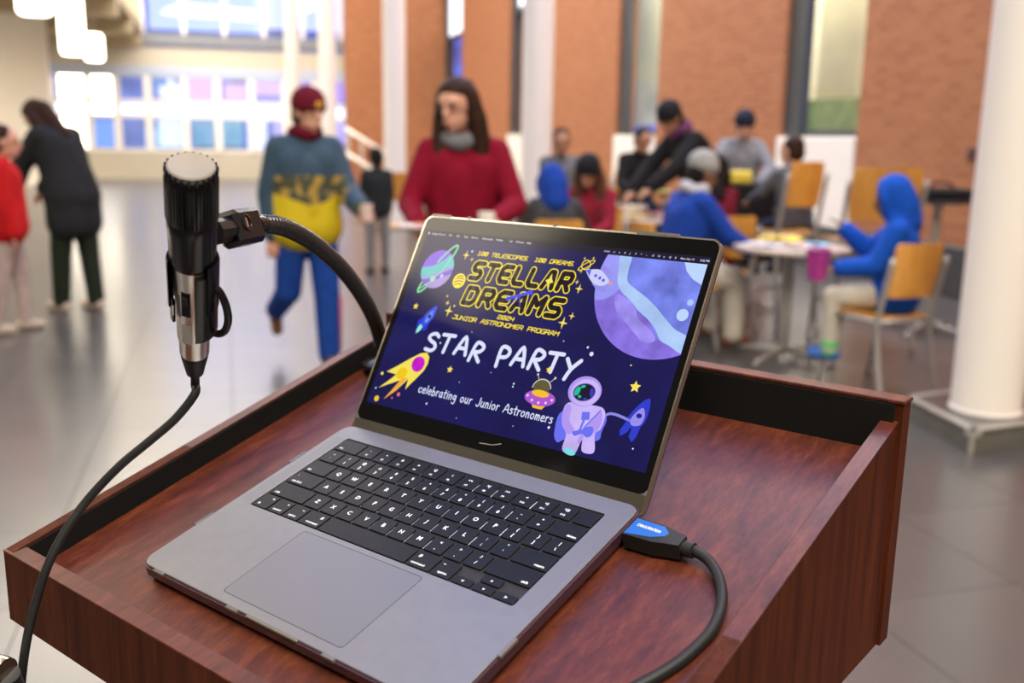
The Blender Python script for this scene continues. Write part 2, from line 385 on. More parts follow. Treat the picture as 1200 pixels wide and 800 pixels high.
# street outside the entrance: lit shop fronts across the road
struct('ground', MB().box(-45, 25, VF+.3, 70, -.3, -.05), mat('asphalt', (.06, .06, .07), .7))
VB = 40.0
def bx(px, py): return ray_room_v(px, py, VB)
M_BLU = mat('blue evening facade', (.22, .30, .60), .7, noise=(.8, .5))
sh = empty('shop_building', RU(-14, VB, 0), (0, 0, PSI), 'blue evening shop front across the street, seen through the entrance glazing', 'building')
obj('wall', MB().box(-20, 34, .1, 3, -.05, 14), M_BLU, sh)
def lit(name, px0, px1, y0, y1, col, es, dy):
    a, z1 = bx(px0, y0); b, _ = bx(px1, y0); _, z0 = bx((px0+px1)/2, y1)
    m = mat('lit ' + name + str(col), tuple(c*.5 for c in col), .5, emit=col, es=es)
    obj(name, MB().box(a+14, b+14, -.2-dy, .09, z0, z1), m, sh)
lit('light_band', 60, 420, 120, 136, (1, .93, .95), 1.9, .3)
lit('sign_panel', 218, 248, 84, 117, (.95, .55, .82), 1.0, .1)
lit('sign_panel', 262, 288, 98, 117, (.85, .58, .9), 1.0, .1)
lit('sign_panel', 296, 330, 84, 112, (.78, .55, .9), 1.0, .1)
lit('sign_panel', 178, 206, 86, 112, (.20, .36, .72), .8, .1)
lit('sign_panel', 350, 412, 90, 118, (.55, .38, .85), .9, .1)
lit('shop_window', 100, 135, 141, 172, (.20, .40, .95), 1.0, .1)
lit('shop_window', 170, 186, 152, 174, (.25, .50, .88), .9, .12)
lit('shop_window', 186, 212, 140, 172, (.70, .85, 1.0), 1.3, .1)
lit('shop_window', 226, 250, 141, 172, (.25, .50, .70), .8, .1)
lit('shop_window', 258, 284, 140, 172, (.28, .54, .70), .8, .1)
lit('shop_window', 290, 312, 140, 174, (.75, .80, 1.0), 1.4, .1)
lit('shop_window', 320, 420, 140, 174, (.55, .50, .95), 1.0, .1)
lit('sky_glow_panel', 160, 300, -230, 36, (.54, .63, 1.0), 1.3, .1)  # added glowing panel in place of lavender sky, extended up for floor reflections
lit('sky_glow_panel', 300, 420, -230, 36, (.56, .62, 1.0), 1.3, .1)  # second added sky glow panel, right part
# --- soffit of the mezzanine on the left with beams
us = FV(166, 30)[0]
struct('ceiling', MB().box(-26, us, 14, VF, 4.25, 4.5), M_SOFF)
for k in range(4):
    struct('trim_%d' % (4+k), MB().box(-26, us, 16+k*4, 16.5+k*4, 3.85, 4.25), M_SOFF)
_a, _b = ray_room_v(-60, 100, 27.5)[0], ray_room_v(57, 100, 27.5)[0]
struct('wall_left', MB().box(_a, _b, 27.5, 27.8, 0, 4.25), M_WHITE)
# --- white columns
def column(px, py, Y, r, label, h=HW, base=0.0):
    p = at(px, py, Y); t = empty('column', (p.x, p.y, base), (0, 0, 0), label, 'column')
    obj('shaft', MB().lathe([(r, 0.0), (r, h-base)], 40), M_WHITE, t, smooth=False, auto=40)
    obj('base_ring', MB().lathe([(r+.012, 0), (r+.012, .03), (r+.002, .035)], 40), M_GREYTUBE, t, auto=40)
    return t
cf = ground(1153, 490, .11)
c0 = Vector((cf.x*1.036, cf.y*1.036, .11))
t = empty('column', c0, (0, 0, 0), 'thick white round column on a low grey plinth at the right edge', 'column')
obj('shaft', MB().lathe([(.163, 0), (.163, HW-.11)], 56), M_WHITE, t, auto=40)
obj('base_ring', MB().lathe([(.170, 0), (.170, .012), (.164, .016)], 56), M_WHITE, t, auto=40)
column(628, 200, 10.8, .165, 'white column behind the woman in magenta, left of the seated groups')
column(463, 180, 15.0, .165, 'distant white column left of the woman in magenta')
column(385, 150, 20.0, .165, 'slim white post right above the maroon beanie')
column(343, 100, 21.5, .150, 'slim white post left of the post above the maroon beanie')
# plinth
P = [ground(1140, 505, .11), ground(1058, 463, .11), ground(1290, 484, .11)]
P.append(P[1]+P[2]-P[0])
lp = [(P[0].x, P[0].y), (P[2].x, P[2].y), (P[3].x, P[3].y), (P[1].x, P[1].y)]
pl = empty('column_plinth', (0, 0, 0), (0, 0, 0), 'low grey stone plinth with pale edges under the right column', 'plinth')
obj('block', MB().prism(lp, 0, .095), mat('olive grey stone', (.12, .12, .105), .5, noise=(6, .2)), pl)
cx = sum(q[0] for q in lp)/4; cy = sum(q[1] for q in lp)/4
obj('slab', MB().prism([(cx+(x-cx)*1.0, cy+(y-cy)*1.0) for x, y in lp], .095, .106), M_FLOOR, pl)
ed = MB()
for k in range(4):
    a, b = Vector((*lp[k], .098)), Vector((*lp[(k+1) % 4], .098)); dd = (b-a).normalized(); nn = Vector((-dd.y, dd.x, 0))*.045
    ed.add([a+Vector((0, 0, -.02)), b+Vector((0, 0, -.02)), b+nn+Vector((0, 0, -.02)), a+nn+Vector((0, 0, -.02)), a+Vector((0, 0, .012)), b+Vector((0, 0, .012)), b+nn+Vector((0, 0, .012)), a+nn+Vector((0, 0, .012))],
           [(0, 1, 2, 3), (4, 7, 6, 5), (0, 4, 5, 1), (1, 5, 6, 2), (2, 6, 7, 3), (3, 7, 4, 0)])
ed.tube([(lp[0][0], lp[0][1], 0), (lp[0][0], lp[0][1], .1)], .012, 8)
obj('edge_strip', ed, mat('pale metal edge', (.40, .39, .35), .4, .3), pl)
# --- pendants
M_LAMP = mat('glowing lamp shade', (1, .95, .85), .5, emit=(1.0, .91, .70), es=8.0)
M_CORD = mat('lamp cord', (.2, .2, .2), .5)
for px, y0, y1, Y, hw, lab in ((86, -30, 64, 14.0, 13, 'tallest glowing pendant lamp, second from the left'), (41, -70, 17, 13.0, 18, 'leftmost wide glowing pendant lamp at the top edge'), (111, 40, 71, 19.0, 10, 'small far glowing pendant lamp right of the tallest one')):
    a, b = at(px, y1, Y), at(px, y0, Y); r = hw/FPX*Y
    t = empty('pendant_lamp', (a.x, a.y, a.z), (0, 0, 0), lab, 'lamp', 'cylindrical pendant lamps under the mezzanine')
    h = b.z-a.z
    obj('shade', MB().lathe([(r*.85, 0), (r, .05), (r, h-.05), (r*.85, h)], 28), M_LAMP, t, auto=50)
    top = 4.25 if Y > 15 else HW
    if a.z+h < top: obj('cord', MB().tube([(0, 0, h), (0, 0, top-a.z)], .01, 8), M_CORD, t)
# stair railing by the pier
t = empty('stair_handrail', at(430, 178, 24), (0, 0, 0), 'pale sloping handrail in front of the far brick pier', 'railing')
b0 = t.location
for dy in (0, 28):
    q0, q1 = at(404, 150+dy, 24)-b0, at(462, 186+dy, 24)-b0
    obj('rail', MB().tube([q0, q1], .045, 10), M_WHITE, t, True)
for k in range(4):
    q0 = at(408+k*16, 153+k*10, 24)-b0; obj('post', MB().tube([q0, (q0.x, q0.y, -b0.z)], .03, 8), M_GREYTUBE, t, True)
# small dark device on the brick wall
v, z = ray_room_u(1140, 180, WU)
t = tag(obj('wall_intercom', MB().box(-.04, 0, -.035, .035, -.06, .06, .01), mat('brown plastic', (.08, .04, .04), .5)), 'small dark box fixed to the bricks beside the right column', 'intercom'); t.location = RU(WU, v, z); t.rotation_euler = (0, 0, PSI)
# ================================================================== LECTERN
TH = math.radians(-38.44)
LO = Vector((-.159, .601, 0)); LZ = 1.078
lect = empty('lectern', LO, (0, 0, TH), 'mahogany laminate lectern with a slanted rimmed tray carrying the open laptop', 'lectern')
def mm(mb, off=(0, 0, 0)):
    mb.v = [((x+off[0])*.001, (y+off[1])*.001, (z+off[2])*.001) for x, y, z in mb.v]; return mb
LOFF = (0, 0, LZ*1000)
YZ = Matrix(((0, 0, 1, 0), (1, 0, 0, 0), (0, 1, 0, 0), (0, 0, 0, 1)))   # prism(y,z) extruded along x
ty = lambda yl, zl=-14.5: (yl*.9613-zl*.2757, yl*.2757+zl*.9613)
def lpart(name, mb, m, auto=30): return obj(name, mm(mb, LOFF), m, lect, auto=auto)
a, b = ty(-42), ty(386); a2, b2 = ty(-42, -32), ty(386, -32)
lpart('tray', MB().prism([a, b, b2, a2], -262, 275, YZ), M_WOOD_TRAY)
side = [(-51, -66), (-51, -7.5), (-49, -6), (373, 114.5), (373, -70)]
for x0, x1 in ((-270, -258.5), (271, 283)):
    o = lpart('side_panel', MB().prism(side, x0, x1, YZ), M_WOOD_PANEL)
def rimstrip(x0, x1):
    q0, q1 = (-50.8, -6.9), (373, 115.1)
    return MB().prism([q0, q1, (373, 113.6), (-50.8, -8.4)], x0, x1, YZ)
lpart('rim_edging', rimstrip(-270.3, -258.2), M_WOOD_TRAY)
lpart('rim_edging', rimstrip(270.7, 283.3), M_WOOD_TRAY)
lpart('front_panel', MB().box(-270.2, 283.2, -51.3, -39, -66, -7), M_WOOD_PANEL)
lpart('rim_edging', MB().prism([(-51.5, -7.6), (-51.2, -6.6), (-39, -4.2), (-38.8, -5.4)], -270.4, 283.4, YZ), M_WOOD_TRAY)
lpart('back_panel', MB().box(-270, 286, 372.5, 390, -70, 128), M_WOOD_PANEL)
lpart('rim_edging', MB().box(-270.3, 287.3, 371.5, 391, 128, 131.5, .8), M_WOOD_TRAY)
lpart('inner_lining', MB().box(-258.5, 280, 369.5, 372.5, 60, 127.9), M_BLACK)
c0_, c1_ = ty(-39, 5.5), ty(392, 5.5)
lpart('inner_lining', MB().prism([ty(-42), c0_, (369.4, c1_[1]-1), (369.4, ty(384)[1])], -258.5, -256.5, YZ), M_BLACK)
lpart('inner_lining', MB().prism([ty(-42), c0_, (369.4, c1_[1]-1), (369.4, ty(384)[1])], 269.5, 271, YZ), M_BLACK)
lpart('underside_panel', MB().box(-258, 271, -39, 372, -62, -56), M_WOOD_PANEL)
lpart('pedestal', MB().box(-150, 160, 80, 330, -1050, -62, 2), M_WOOD_PANEL)
lpart('foot_plate', MB().box(-200, 210, 10, 370, -1078, -1050, 4), M_WOOD_PANEL)

# ================================================================== LAPTOP
RL = Matrix.Rotation(TH, 4, 'Z') @ Matrix.Rotation(math.radians(16.0056), 4, 'X')
LB = Matrix.Translation(Vector((LO.x, LO.y, LZ))) @ RL          # laptop frame (metres)
BASE = Vector((0, .110, -.0145))
lap = empty('laptop', LB @ BASE, (math.radians(16.0056), 0, TH), 'open grey laptop showing a star party slide, on the lectern tray', 'laptop')
def lp_(name, mb, m, parent=None, auto=None, smooth=False):
    return obj(name, mm(mb, (-BASE.x*1000, -BASE.y*1000, -BASE.z*1000)), m, parent or lap, auto=auto, smooth=smooth)
HX, DY = 156.3, 221.2
KX0, KX1, KY0, KY1 = -137.4, 137.4, 91.3, 202.9
# base with keyboard well
def ring(mb, A, B, za, zb):
    n = len(A); mb.add([(x, y, za) for x, y in A]+[(x, y, zb) for x, y in B], [(k, (k+1) % n, (k+1) % n+n, k+n) for k in range(n)])
mb = MB(); N = 10
o0 = rrect(-HX, HX, 0, DY, 11, N); o1 = rrect(-HX+.5, HX-.5, .5, DY-.5, 10.5, N); o2 = rrect(-HX+3, HX-3, 3, DY-3, 8, N)
w0 = rrect(KX0, KX1, KY0, KY1, 2.2, N)
ring(mb, o2, o0, -12, -8.5); ring(mb, o0, o0, -8.5, -.5); ring(mb, o0, o1, -.5, 0); ring(mb, o1, w0, 0, 0); ring(mb, w0, w0, 0, -1.7)
mb.add([(x, y, -12) for x, y in o2], [tuple(range(len(o2)))])
lp_('base', mb, M_ALU)
mb = MB().add([(x, y, -1.65) for x, y in w0], [tuple(range(len(w0)))]); lp_('keyboard_well', mb, M_WELL)
g = MB(); ga, gb = rrect(-63.4, 62.7, 8.2, 86.6, 3.6, 8), rrect(-62.9, 62.2, 8.7, 86.1, 3.2, 8)
g.add([(x, y, .03) for x, y in ga]+[(x, y, .03) for x, y in gb], [(k, (k+1) % len(ga), (k+1) % len(ga)+len(ga), k+len(ga)) for k in range(len(ga))])
tp = lp_('trackpad', MB().prism(gb, .01, .05), M_ALU_PAD)
lp_('trackpad_groove', g, M_RUB)
for x0, x1 in ((-151.5, -140.5), (140.5, 151.5)):
    lp_('speaker_grille', MB().prism(rrect(x0, x1, 93, 201, 2), .01, .04), M_GRILLE)
# finger notch
lp_('finger_notch', MB().box(-25, 29, -1.6, 1.0, -4.6, -.15, .5), mat('notch metal olive grey', (.20, .19, .15), .4, .6))
# hard case under the base
mb = MB(); q0 = rrect(-HX-1.6, HX+1.6, -1.6, DY+1.6, 12, N); q1 = rrect(-HX+1, HX-1, 1, DY-1, 10, N); q2 = rrect(-HX-.1, HX+.1, -.1, DY+.1, 11, N)
ring(mb, q0, q0, -9, -1.7); ring(mb, q0, q2, -1.7, -1.7); ring(mb, q1, q0, -14, -9); mb.add([(x, y, -14) for x, y in q1], [tuple(range(len(q1)))])
cs = lp_('hard_case', mb, M_CASE, auto=40)
for x, y, sx, sy in ((-HX-1.2, 60, 1.6, 9), (-HX-1.2, 160, 1.6, 9), (HX+1.2, 60, 1.6, 9), (-40, -1, 6, 1.5), (60, -1, 6, 1.5), (-130, -1, 6, 1.5)):
    lp_('case_clip', MB().box(x-sx, x+sx, y-sy, y+sy, -2.2, .45, .4), mat('clear plastic clip', (.12, .11, .11), .12, 0, .5), cs)
for x in (-120, 120):
    for y in (25, 195): lp_('rubber_foot', MB().lathe([(6, -15), (6.5, -13.9)], 20, Matrix.Translation((x, y, .5))), M_RUB)
# ---- keys
U = (KX1-KX0-1.0)/14.5; RP = (KY1-KY0-1.0)/6; GAP = 1.9
def text_mesh(s, size, name='legend'):
    c = bpy.data.curves.new('t', 'FONT'); c.body = s; c.size = size; c.align_x = 'CENTER'; c.align_y = 'CENTER'; c.resolution_u = 2; c.offset = size*.025
    o = bpy.data.objects.new('t', c); COL.objects.link(o); bpy.context.view_layer.update()
    me = bpy.data.meshes.new_from_object(o, preserve_all_data_layers=False, depsgraph=bpy.context.evaluated_depsgraph_get()); bpy.data.objects.remove(o); bpy.data.curves.remove(c)
    me.name = name; me.materials.clear(); return me
def bfont(s, size, name='legend'):
    c = bpy.data.curves.new('t', 'FONT'); c.body = s; c.size = size; c.align_x = 'CENTER'; c.align_y = 'CENTER'; c.resolution_u = 2; c.offset = size*.008
    return c
_keymesh = {}
def key_mesh(wd_, hd):
    k = (round(wd_, 2), round(hd, 2))
    if k not in _keymesh:
        mb = MB(); A = rrect(-wd_/2, wd_/2, -hd/2, hd/2, 1.3, 2); B = rrect(-wd_/2+.25, wd_/2-.25, -hd/2+.25, hd/2-.25, 1.1, 2)
        ring(mb, A, A, -1.25, -.32); ring(mb, A, B, -.32, -.12); mb.add([(x, y, -.12) for x, y in B], [tuple(range(len(B)))])
        mb.v = [(x*.001, y*.001, z*.001) for x, y, z in mb.v]
        me = mb.mesh('key'); me.materials.append(M_KEY); _keymesh[k] = me
    return _keymesh[k]
legends = {}
glow = MB()
def key(x, row, wu, texts, h=1.0, yo=0.0, lt=False):
    """x in units from the left, row 0 = bottom; texts = list of (string, size, dx, dy)"""
    X = KX0+.5+x*U+wu*U/2; Y = KY0+.5+(row+.5)*RP+yo
    o = bpy.data.objects.new('key', key_mesh(wu*U-GAP, h*RP-GAP)); COL.objects.link(o); o.parent = lap
    o.location = ((X)*.001, (Y)*.001-BASE.y, -BASE.z)
    for s, size, dx, dy in texts: legends.setdefault((s, size), []).append((o, dx, dy))
    if lt: glow.box(X+wu*U/2-GAP/2+.45, X+wu*U/2+GAP/2-.6, Y-RP*.36, Y+RP*.16, -1.6, -1.45)
sm = 2.6; BG = 4.6
x = 0
key(0, 5, 1.5, [('esc', sm, -7.5, -4.5)]); 
fk = ['☼', '☀', '⊞', '⌕', '⏚', '☾', '«', '‖', '»', '◁', '◃', '▷']
fs = ['-', '+', '#', 'o', 'Q', 'c', '<<', '>|', '>>', '<', '<)', '<))']
for k in range(12): key(1.5+k, 5, 1, [('F%d' % (k+1), 2.3, 0, -4.2), (fs[k], 3.2, 0, 2.4)], lt=(k in (3, 6, 7, 9)))
key(13.5, 5, 1, [])
n1 = '`1234567890-='; n2 = '~!@#$%^&*()_+'
for k in range(13): key(k, 4, 1, [(n1[k], 3.8, 0, -3.6), (n2[k], 3.2, 0, 3.0)], lt=(3 <= k <= 10))
key(13, 4, 1.5, [('delete', sm, 7, -5)])
key(0, 3, 1.5, [('tab', sm, -8, -5)])
for k, c in enumerate('QWERTYUIOP'): key(1.5+k, 3, 1, [(c, BG, 0, 0)], lt=True)
for k, (c, d) in enumerate((('[', '{'), (']', '}'), ('\\', '|'))): key(11.5+k, 3, 1, [(c, 3.6, 0, -3.4), (d, 3.6, 0, 3.2)])
key(0, 2, 1.75, [('caps lock', sm, -6, -5), ('.', 4, -12, 4)])
for k, c in enumerate('ASDFGHJKL'): key(1.75+k, 2, 1, [(c, BG, 0, 0)], lt=True)
for k, (c, d) in enumerate(((';', ':'), ("'", '"'))): key(10.75+k, 2, 1, [(c, 3.6, 0, -3.4), (d, 3.6, 0, 3.2)])
key(12.75, 2, 1.75, [('return', sm, 8, -5)])
key(0, 1, 2.25, [('shift', sm, -14, -5)])
for k, c in enumerate('ZXCVBNM'): key(2.25+k, 1, 1, [(c, BG, 0, 0)], lt=True)
for k, (c, d) in enumerate(((',', '<'), ('.', '>'), ('/', '?'))): key(9.25+k, 1, 1, [(c, 3.8, 0, -3.4), (d, 3.4, 0, 3.2)])
key(12.25, 1, 2.25, [('shift', sm, 14, -5)])
key(0, 0, 1, [('fn', sm, 4.5, 4.5), ('o', 4, -4, -4)]); key(1, 0, 1, [('control', 2.5, 0, -4.5), ('^', 3.4, 4.5, 3.5)]); key(2, 0, 1, [('option', 2.5, 0, -4.5), ('~', 3.4, 4.5, 4)])
key(3, 0, 1.25, [('command', 2.6, 2, -4.5), ('#', 3.6, 6, 3.5)]); key(4.25, 0, 5, []); key(9.25, 0, 1.25, [('command', 2.6, -2, -4.5), ('#', 3.6, -6, 3.5)], lt=False)
key(10.5, 0, 1, [('option', 2.5, 0, -4.5), ('~', 3.4, -4.5, 4)])
key(11.5, 0, 1, [('<', 3.2, 0, 0)], .5, -RP*.25); key(12.5, 0, 1, [('v', 3, 0, 0)], .5, -RP*.25); key(12.5, 0, 1, [('^', 3.6, 0, -1)], .5, RP*.25); key(13.5, 0, 1, [('>', 3.2, 0, 0)], .5, -RP*.25)
# legend meshes, one evaluation for all strings
tmp = []
for (s, size) in legends:
    c = bfont(s, size*.001*1.25); o = bpy.data.objects.new('t', c); COL.objects.link(o); tmp.append(o)
bpy.context.view_layer.update(); dg = bpy.context.evaluated_depsgraph_get()
for o, k in zip(tmp, list(legends)):
    me = bpy.data.meshes.new_from_object(o.evaluated_get(dg)); me.name = 'legend'; me.materials.clear(); me.materials.append(M_LEGEND)
    for par, dx, dy in legends[k]:
        q = bpy.data.objects.new('legend', me); COL.objects.link(q); q.parent = par; q.location = (dx*.001, dy*.001, -.00009)
for o in tmp: bpy.data.objects.remove(o)
o = lp_('keyboard_backlight', glow, M_BACKL); o['kind'] = 'stuff'
# ---- lid
AL = math.radians(134.543); VV = Vector((0, -math.cos(AL), math.sin(AL))); NN = Vector((0, -math.sin(AL), -math.cos(AL)))
ML = Matrix(((1, 0, NN.x, 0), (0, VV.y, NN.y, 221.45), (0, VV.z, NN.z, -6.49), (0, 0, 0, 1)))
LT = 218.6
def slab(mb, loop, n0, n1): return mb.prism(loop, n0, n1, ML)
lp_('lid', slab(MB(), rrect(-HX, HX, -5, LT, 9, 10), -4.6, -.25), M_ALU, auto=40)
rimA, rimB = rrect(-HX, HX, -5, LT, 9, 10), rrect(-HX+1.5, HX-1.5, -3.5, LT-1.5, 7.6, 10)
mb = MB(); n = len(rimA)
vs = [ML @ Vector((x, y, z)) for L_, z in ((rimA, -.25), (rimA, .25), (rimB, .25), (rimB, -.1)) for x, y in L_]
mb.add(vs, [(j*n+k, j*n+(k+1) % n, (j+1)*n+(k+1) % n, (j+1)*n+k) for j in range(3) for k in range(n)])
lp_('lid_rim', mb, M_RIM, auto=40)
lp_('display_glass', slab(MB(), rrect(-HX+1.5, HX-1.5, 13.6, LT-1.5, 7.0, 10), -.2, .0), M_GLASS_BLK, auto=40)
lp_('hinge_band', slab(MB(), rrect(-HX+1.5, HX-1.5, -3.4, 13.6, .5, 2), -.25, -.02), M_CHIN, auto=40)
lp_('hinge', MB().tube([(-114, 219.3, -5.5), (114, 219.3, -5.5)], 3.6, 16), M_PLA, auto=40)
for x, wdt in ((-138, 12), (-103, 2), (98, 20), (-5, 1.5)):
    lp_('case_clip', slab(MB(), rrect(x-wdt, x+wdt, LT-.8, LT+1.6, .4, 2), -5, .7), mat('clear plastic clip', (.12, .11, .11), .12), None)
# lid shell of the hard case: a thin skin on the back, shade put into its colour
lp_('hard_case', slab(MB(), rrect(-HX-.1, HX+.1, -4, LT+.1, 10, 10), -5.6, -4.65), M_CASE, auto=40)
# ---- slide
def em(name, c, es=1.0, noise=None, rough=.12):
    k = 'screen ' + name
    if k in MATS: return MATS[k]
    l = lin(c); m = mat(k, l, rough, 0, .32, emit=l, es=es, noise=noise)
    if not noise: m.node_tree.nodes['Principled BSDF'].inputs['Base Color'].default_value = (.004, .004, .005, 1)
    else:
        nt = m.node_tree; b = nt.nodes['Principled BSDF']
        for l_ in list(nt.links):
            if l_.to_socket == b.inputs['Base Color']: nt.links.remove(l_)
        b.inputs['Base Color'].default_value = (.004, .004, .005, 1)
    return m
SX0, SX1, SY0, SY1 = -148.8, 148.8, 29.6, 197.2
slide = lp_('slide', MB().add([ML @ Vector((x, y, .02)) for x, y in ((SX0, SY0), (SX1, SY0), (SX1, SY1), (SX0, SY1))], [(0, 1, 2, 3)]), em('navy', (21, 19, 82), 1.0, (14, .35)))
lp_('menu_strip', MB().add([ML @ Vector((x, y, .015)) for x, y in ((-150.5, SY1), (150.5, SY1), (150.5, 203.5), (-150.5, 203.5))], [(0, 1, 2, 3)]), em('menubar', (26, 22, 45)))
def flat(name, polys, m, layer=1, label=None):
    mb = MB()
    for P in polys: mb.add([ML @ Vector((x, y, .02+layer*.03)) for x, y in P], [tuple(range(len(P)))])
    mb.v = [tuple(v) for v in mb.v]
    me = mm(mb, (0, -110, 14.5)).mesh(name); o = link(name, me, m, slide)
    if label: o['label'] = label
    return o
def sm(P): return [(p[0], p[1]) for p in catmull([(x, y, 0) for x, y in P], 5, True)]
def clip(P, x0=SX0, x1=SX1, y0=SY0, y1=SY1):
    for ax, s, lim in ((0, 1, x1), (0, -1, x0), (1, 1, y1), (1, -1, y0)):
        Q = []
        for i in range(len(P)):
            a, b = P[i-1], P[i]; ia, ib = (a[ax]-lim)*s <= 0, (b[ax]-lim)*s <= 0
            if ia != ib:
                t = (lim-a[ax])/(b[ax]-a[ax]); Q.append((a[0]+(b[0]-a[0])*t, a[1]+(b[1]-a[1])*t))
            if ib: Q.append(b)
        P = Q
        if not P: break
    return P
def circ(cx, cy, r, ry=None, rot=0, n=28):
    ry = ry or r; return [(cx+r*math.cos(t)*math.cos(rot)-ry*math.sin(t)*math.sin(rot), cy+r*math.cos(t)*math.sin(rot)+ry*math.sin(t)*math.cos(rot)) for t in (2*PI*k/n for k in range(n))]
def inside_circle(P, cx, cy, r):  # clip polygon to a circle's polygon (convex)
    C_ = circ(cx, cy, r, n=48)
    for k in range(len(C_)):
        a, b = C_[k], C_[(k+1) % len(C_)]; Q = []
        f = lambda p: (b[0]-a[0])*(p[1]-a[1])-(b[1]-a[1])*(p[0]-a[0])
        for i in range(len(P)):
            p, q = P[i-1], P[i]; fp, fq = f(p), f(q)
            if (fp >= 0) != (fq >= 0): t = fp/(fp-fq); Q.append((p[0]+(q[0]-p[0])*t, p[1]+(q[1]-p[1])*t))
            if fq >= 0: Q.append(q)
        P = Q
        if not P: return []
    return P
def ribbon(pts, wd_, closed=False, cap=True):
    out = []; h = wd_/2; n = len(pts)
    for i in range(n if closed else n-1):
        a, b = Vector(pts[i][:2]), Vector(pts[(i+1) % n][:2]); d = b-a
        if d.length < 1e-6: continue
        d.normalize(); s = Vector((-d.y, d.x))*h
        out.append([tuple(a+s), tuple(a-s), tuple(b-s), tuple(b+s)])
    for p in pts: out.append(circ(p[0], p[1], h, n=10))
    return out
def star4(cx, cy, r, k=.28):
    return [(cx+(r if j % 2 == 0 else r*k)*math.cos(PI/4*j), cy+(r*1.15 if j % 2 == 0 else r*k)*math.sin(PI/4*j)) for j in range(8)]
def star5(cx, cy, r, rot=.1): return [(cx+(r if j % 2 == 0 else r*.5)*math.cos(PI/2+rot+PI/5*j), cy+(r if j % 2 == 0 else r*.5)*math.sin(PI/2+rot+PI/5*j)) for j in range(10)]
# big watercolour planet, top right
CX, CY, CR = 118, 178, 63.2
def big(name, pts, m, layer): 
    p = inside_circle(clip(sm(pts)), CX, CY, CR)
    if p: flat(name, [p], m, layer)
flat('large_planet', [clip(circ(CX, CY, CR, n=64))], em('planet blue', (116, 128, 232), 1, (45, .34)), 1, 'large blue and violet planet on the slide')
big('planet_band', [(50, 200), (70, 200), (76, 178), (82, 167), (95, 155), (112, 148), (126, 132), (150, 122), (150, 100), (90, 110), (50, 150)], em('planet violet', (136, 112, 222), 1, (50, .32)), 2)
big('planet_band', [(50, 200), (68, 200), (76, 182), (78, 168), (66, 158), (55, 162)], em('planet lilac', (150, 150, 240), 1, (30, .12)), 3)
big('planet_band', [(77, 164), (96, 158), (104, 146), (118, 138), (124, 131), (114, 128), (96, 140), (82, 150)], em('planet mauve', (150, 136, 228), 1, (70, .25)), 3)
big('planet_band', [(70, 198), (80.5, 198), (81.5, 186), (84, 176), (94, 170), (106, 164), (117, 157), (127, 149.5), (138, 142), (150, 137), (150, 124), (137, 128.5), (128, 132), (121, 140), (112, 147), (103, 152), (92, 160), (82, 166), (75, 174), (72, 186)], em('planet stream', (172, 200, 248), 1, (40, .12)), 4)
flat('planet_band', [clip([(128, 199), (133, 190), (140, 184), (149, 180), (149, 198)])], em('planet corner', (188, 214, 252)), 4)
flat('planet_moon', [circ(140.6, 154.2, 5.0)], em('planet corner', (188, 214, 252)), 5)
flat('planet_moon', [circ(144.0, 165.0, 2.7)], em('planet stream', (176, 205, 250)), 5)
# ringed planet
flat('planet_ring', ribbon([q for q in circ(-119.8, 166, 28.6, 5.6, math.radians(60), 40)], 2.0, True), em('ring green', (130, 225, 160)), 1)
flat('striped_planet', [circ(-120.2, 165.6, 19.2, n=40)], em('stripe lilac', (170, 150, 215), 1, (60, .1)), 2, 'violet and teal striped planet with a green ring on the slide')
def band(P, m, L): 
    q = inside_circle(sm(P), -120.2, 165.6, 19.2)
    if q: flat('planet_stripe', [q], m, L)
band([(-142, 190), (-98, 190), (-104, 180), (-116, 172), (-126, 166), (-142, 160)], em('stripe violet', (138, 90, 225), 1, (50, .1)), 3)
band([(-142, 164), (-128, 168), (-116, 175), (-104, 186), (-98, 180), (-98, 172), (-112, 166), (-126, 158), (-142, 156)], em('stripe teal', (95, 195, 195), 1, (50, .1)), 4)
band([(-142, 153), (-128, 155), (-114, 162), (-100, 168), (-100, 164), (-114, 157), (-128, 150), (-142, 148)], em('stripe deep', (120, 90, 205)), 4)
flat('planet_moon', [circ(-121.5, 155.5, 3.1)], em('moon pale', (175, 215, 190)), 5)
flat('planet_moon', [circ(-112, 159.5, 2.0)], em('moon lilac', (200, 190, 235)), 5)
flat('planet_ring', ribbon(circ(-119.8, 166, 28.6, 5.6, math.radians(60), 40)[2:20][::-1][10:] , 1.8)+ribbon([(-134, 144), (-124, 152), (-114, 164), (-108, 178)], 1.2), em('ring front', (150, 215, 180)), 6)
YEL = em('yellow line', (250, 222, 48), 1.15); DKL = em('letter dark', (26, 20, 30)); WHT = em('white letter', (222, 226, 255)); YP = em('pale yellow', (250, 225, 95))
# small striped planet
flat('small_planet', [circ(-89.6, 157.2, 7.2)], YEL, 2)
for k, y in enumerate((161.6, 159.3, 156.6, 153.8)):
    hw = math.sqrt(max(0.1, 36-(y-157.2)**2)); flat('small_planet_stripe', ribbon([(-89.6-hw+.6, y-.8), (-89.6, y+.6), (-89.6+hw-.6, y+.2)], .9), DKL, 3)
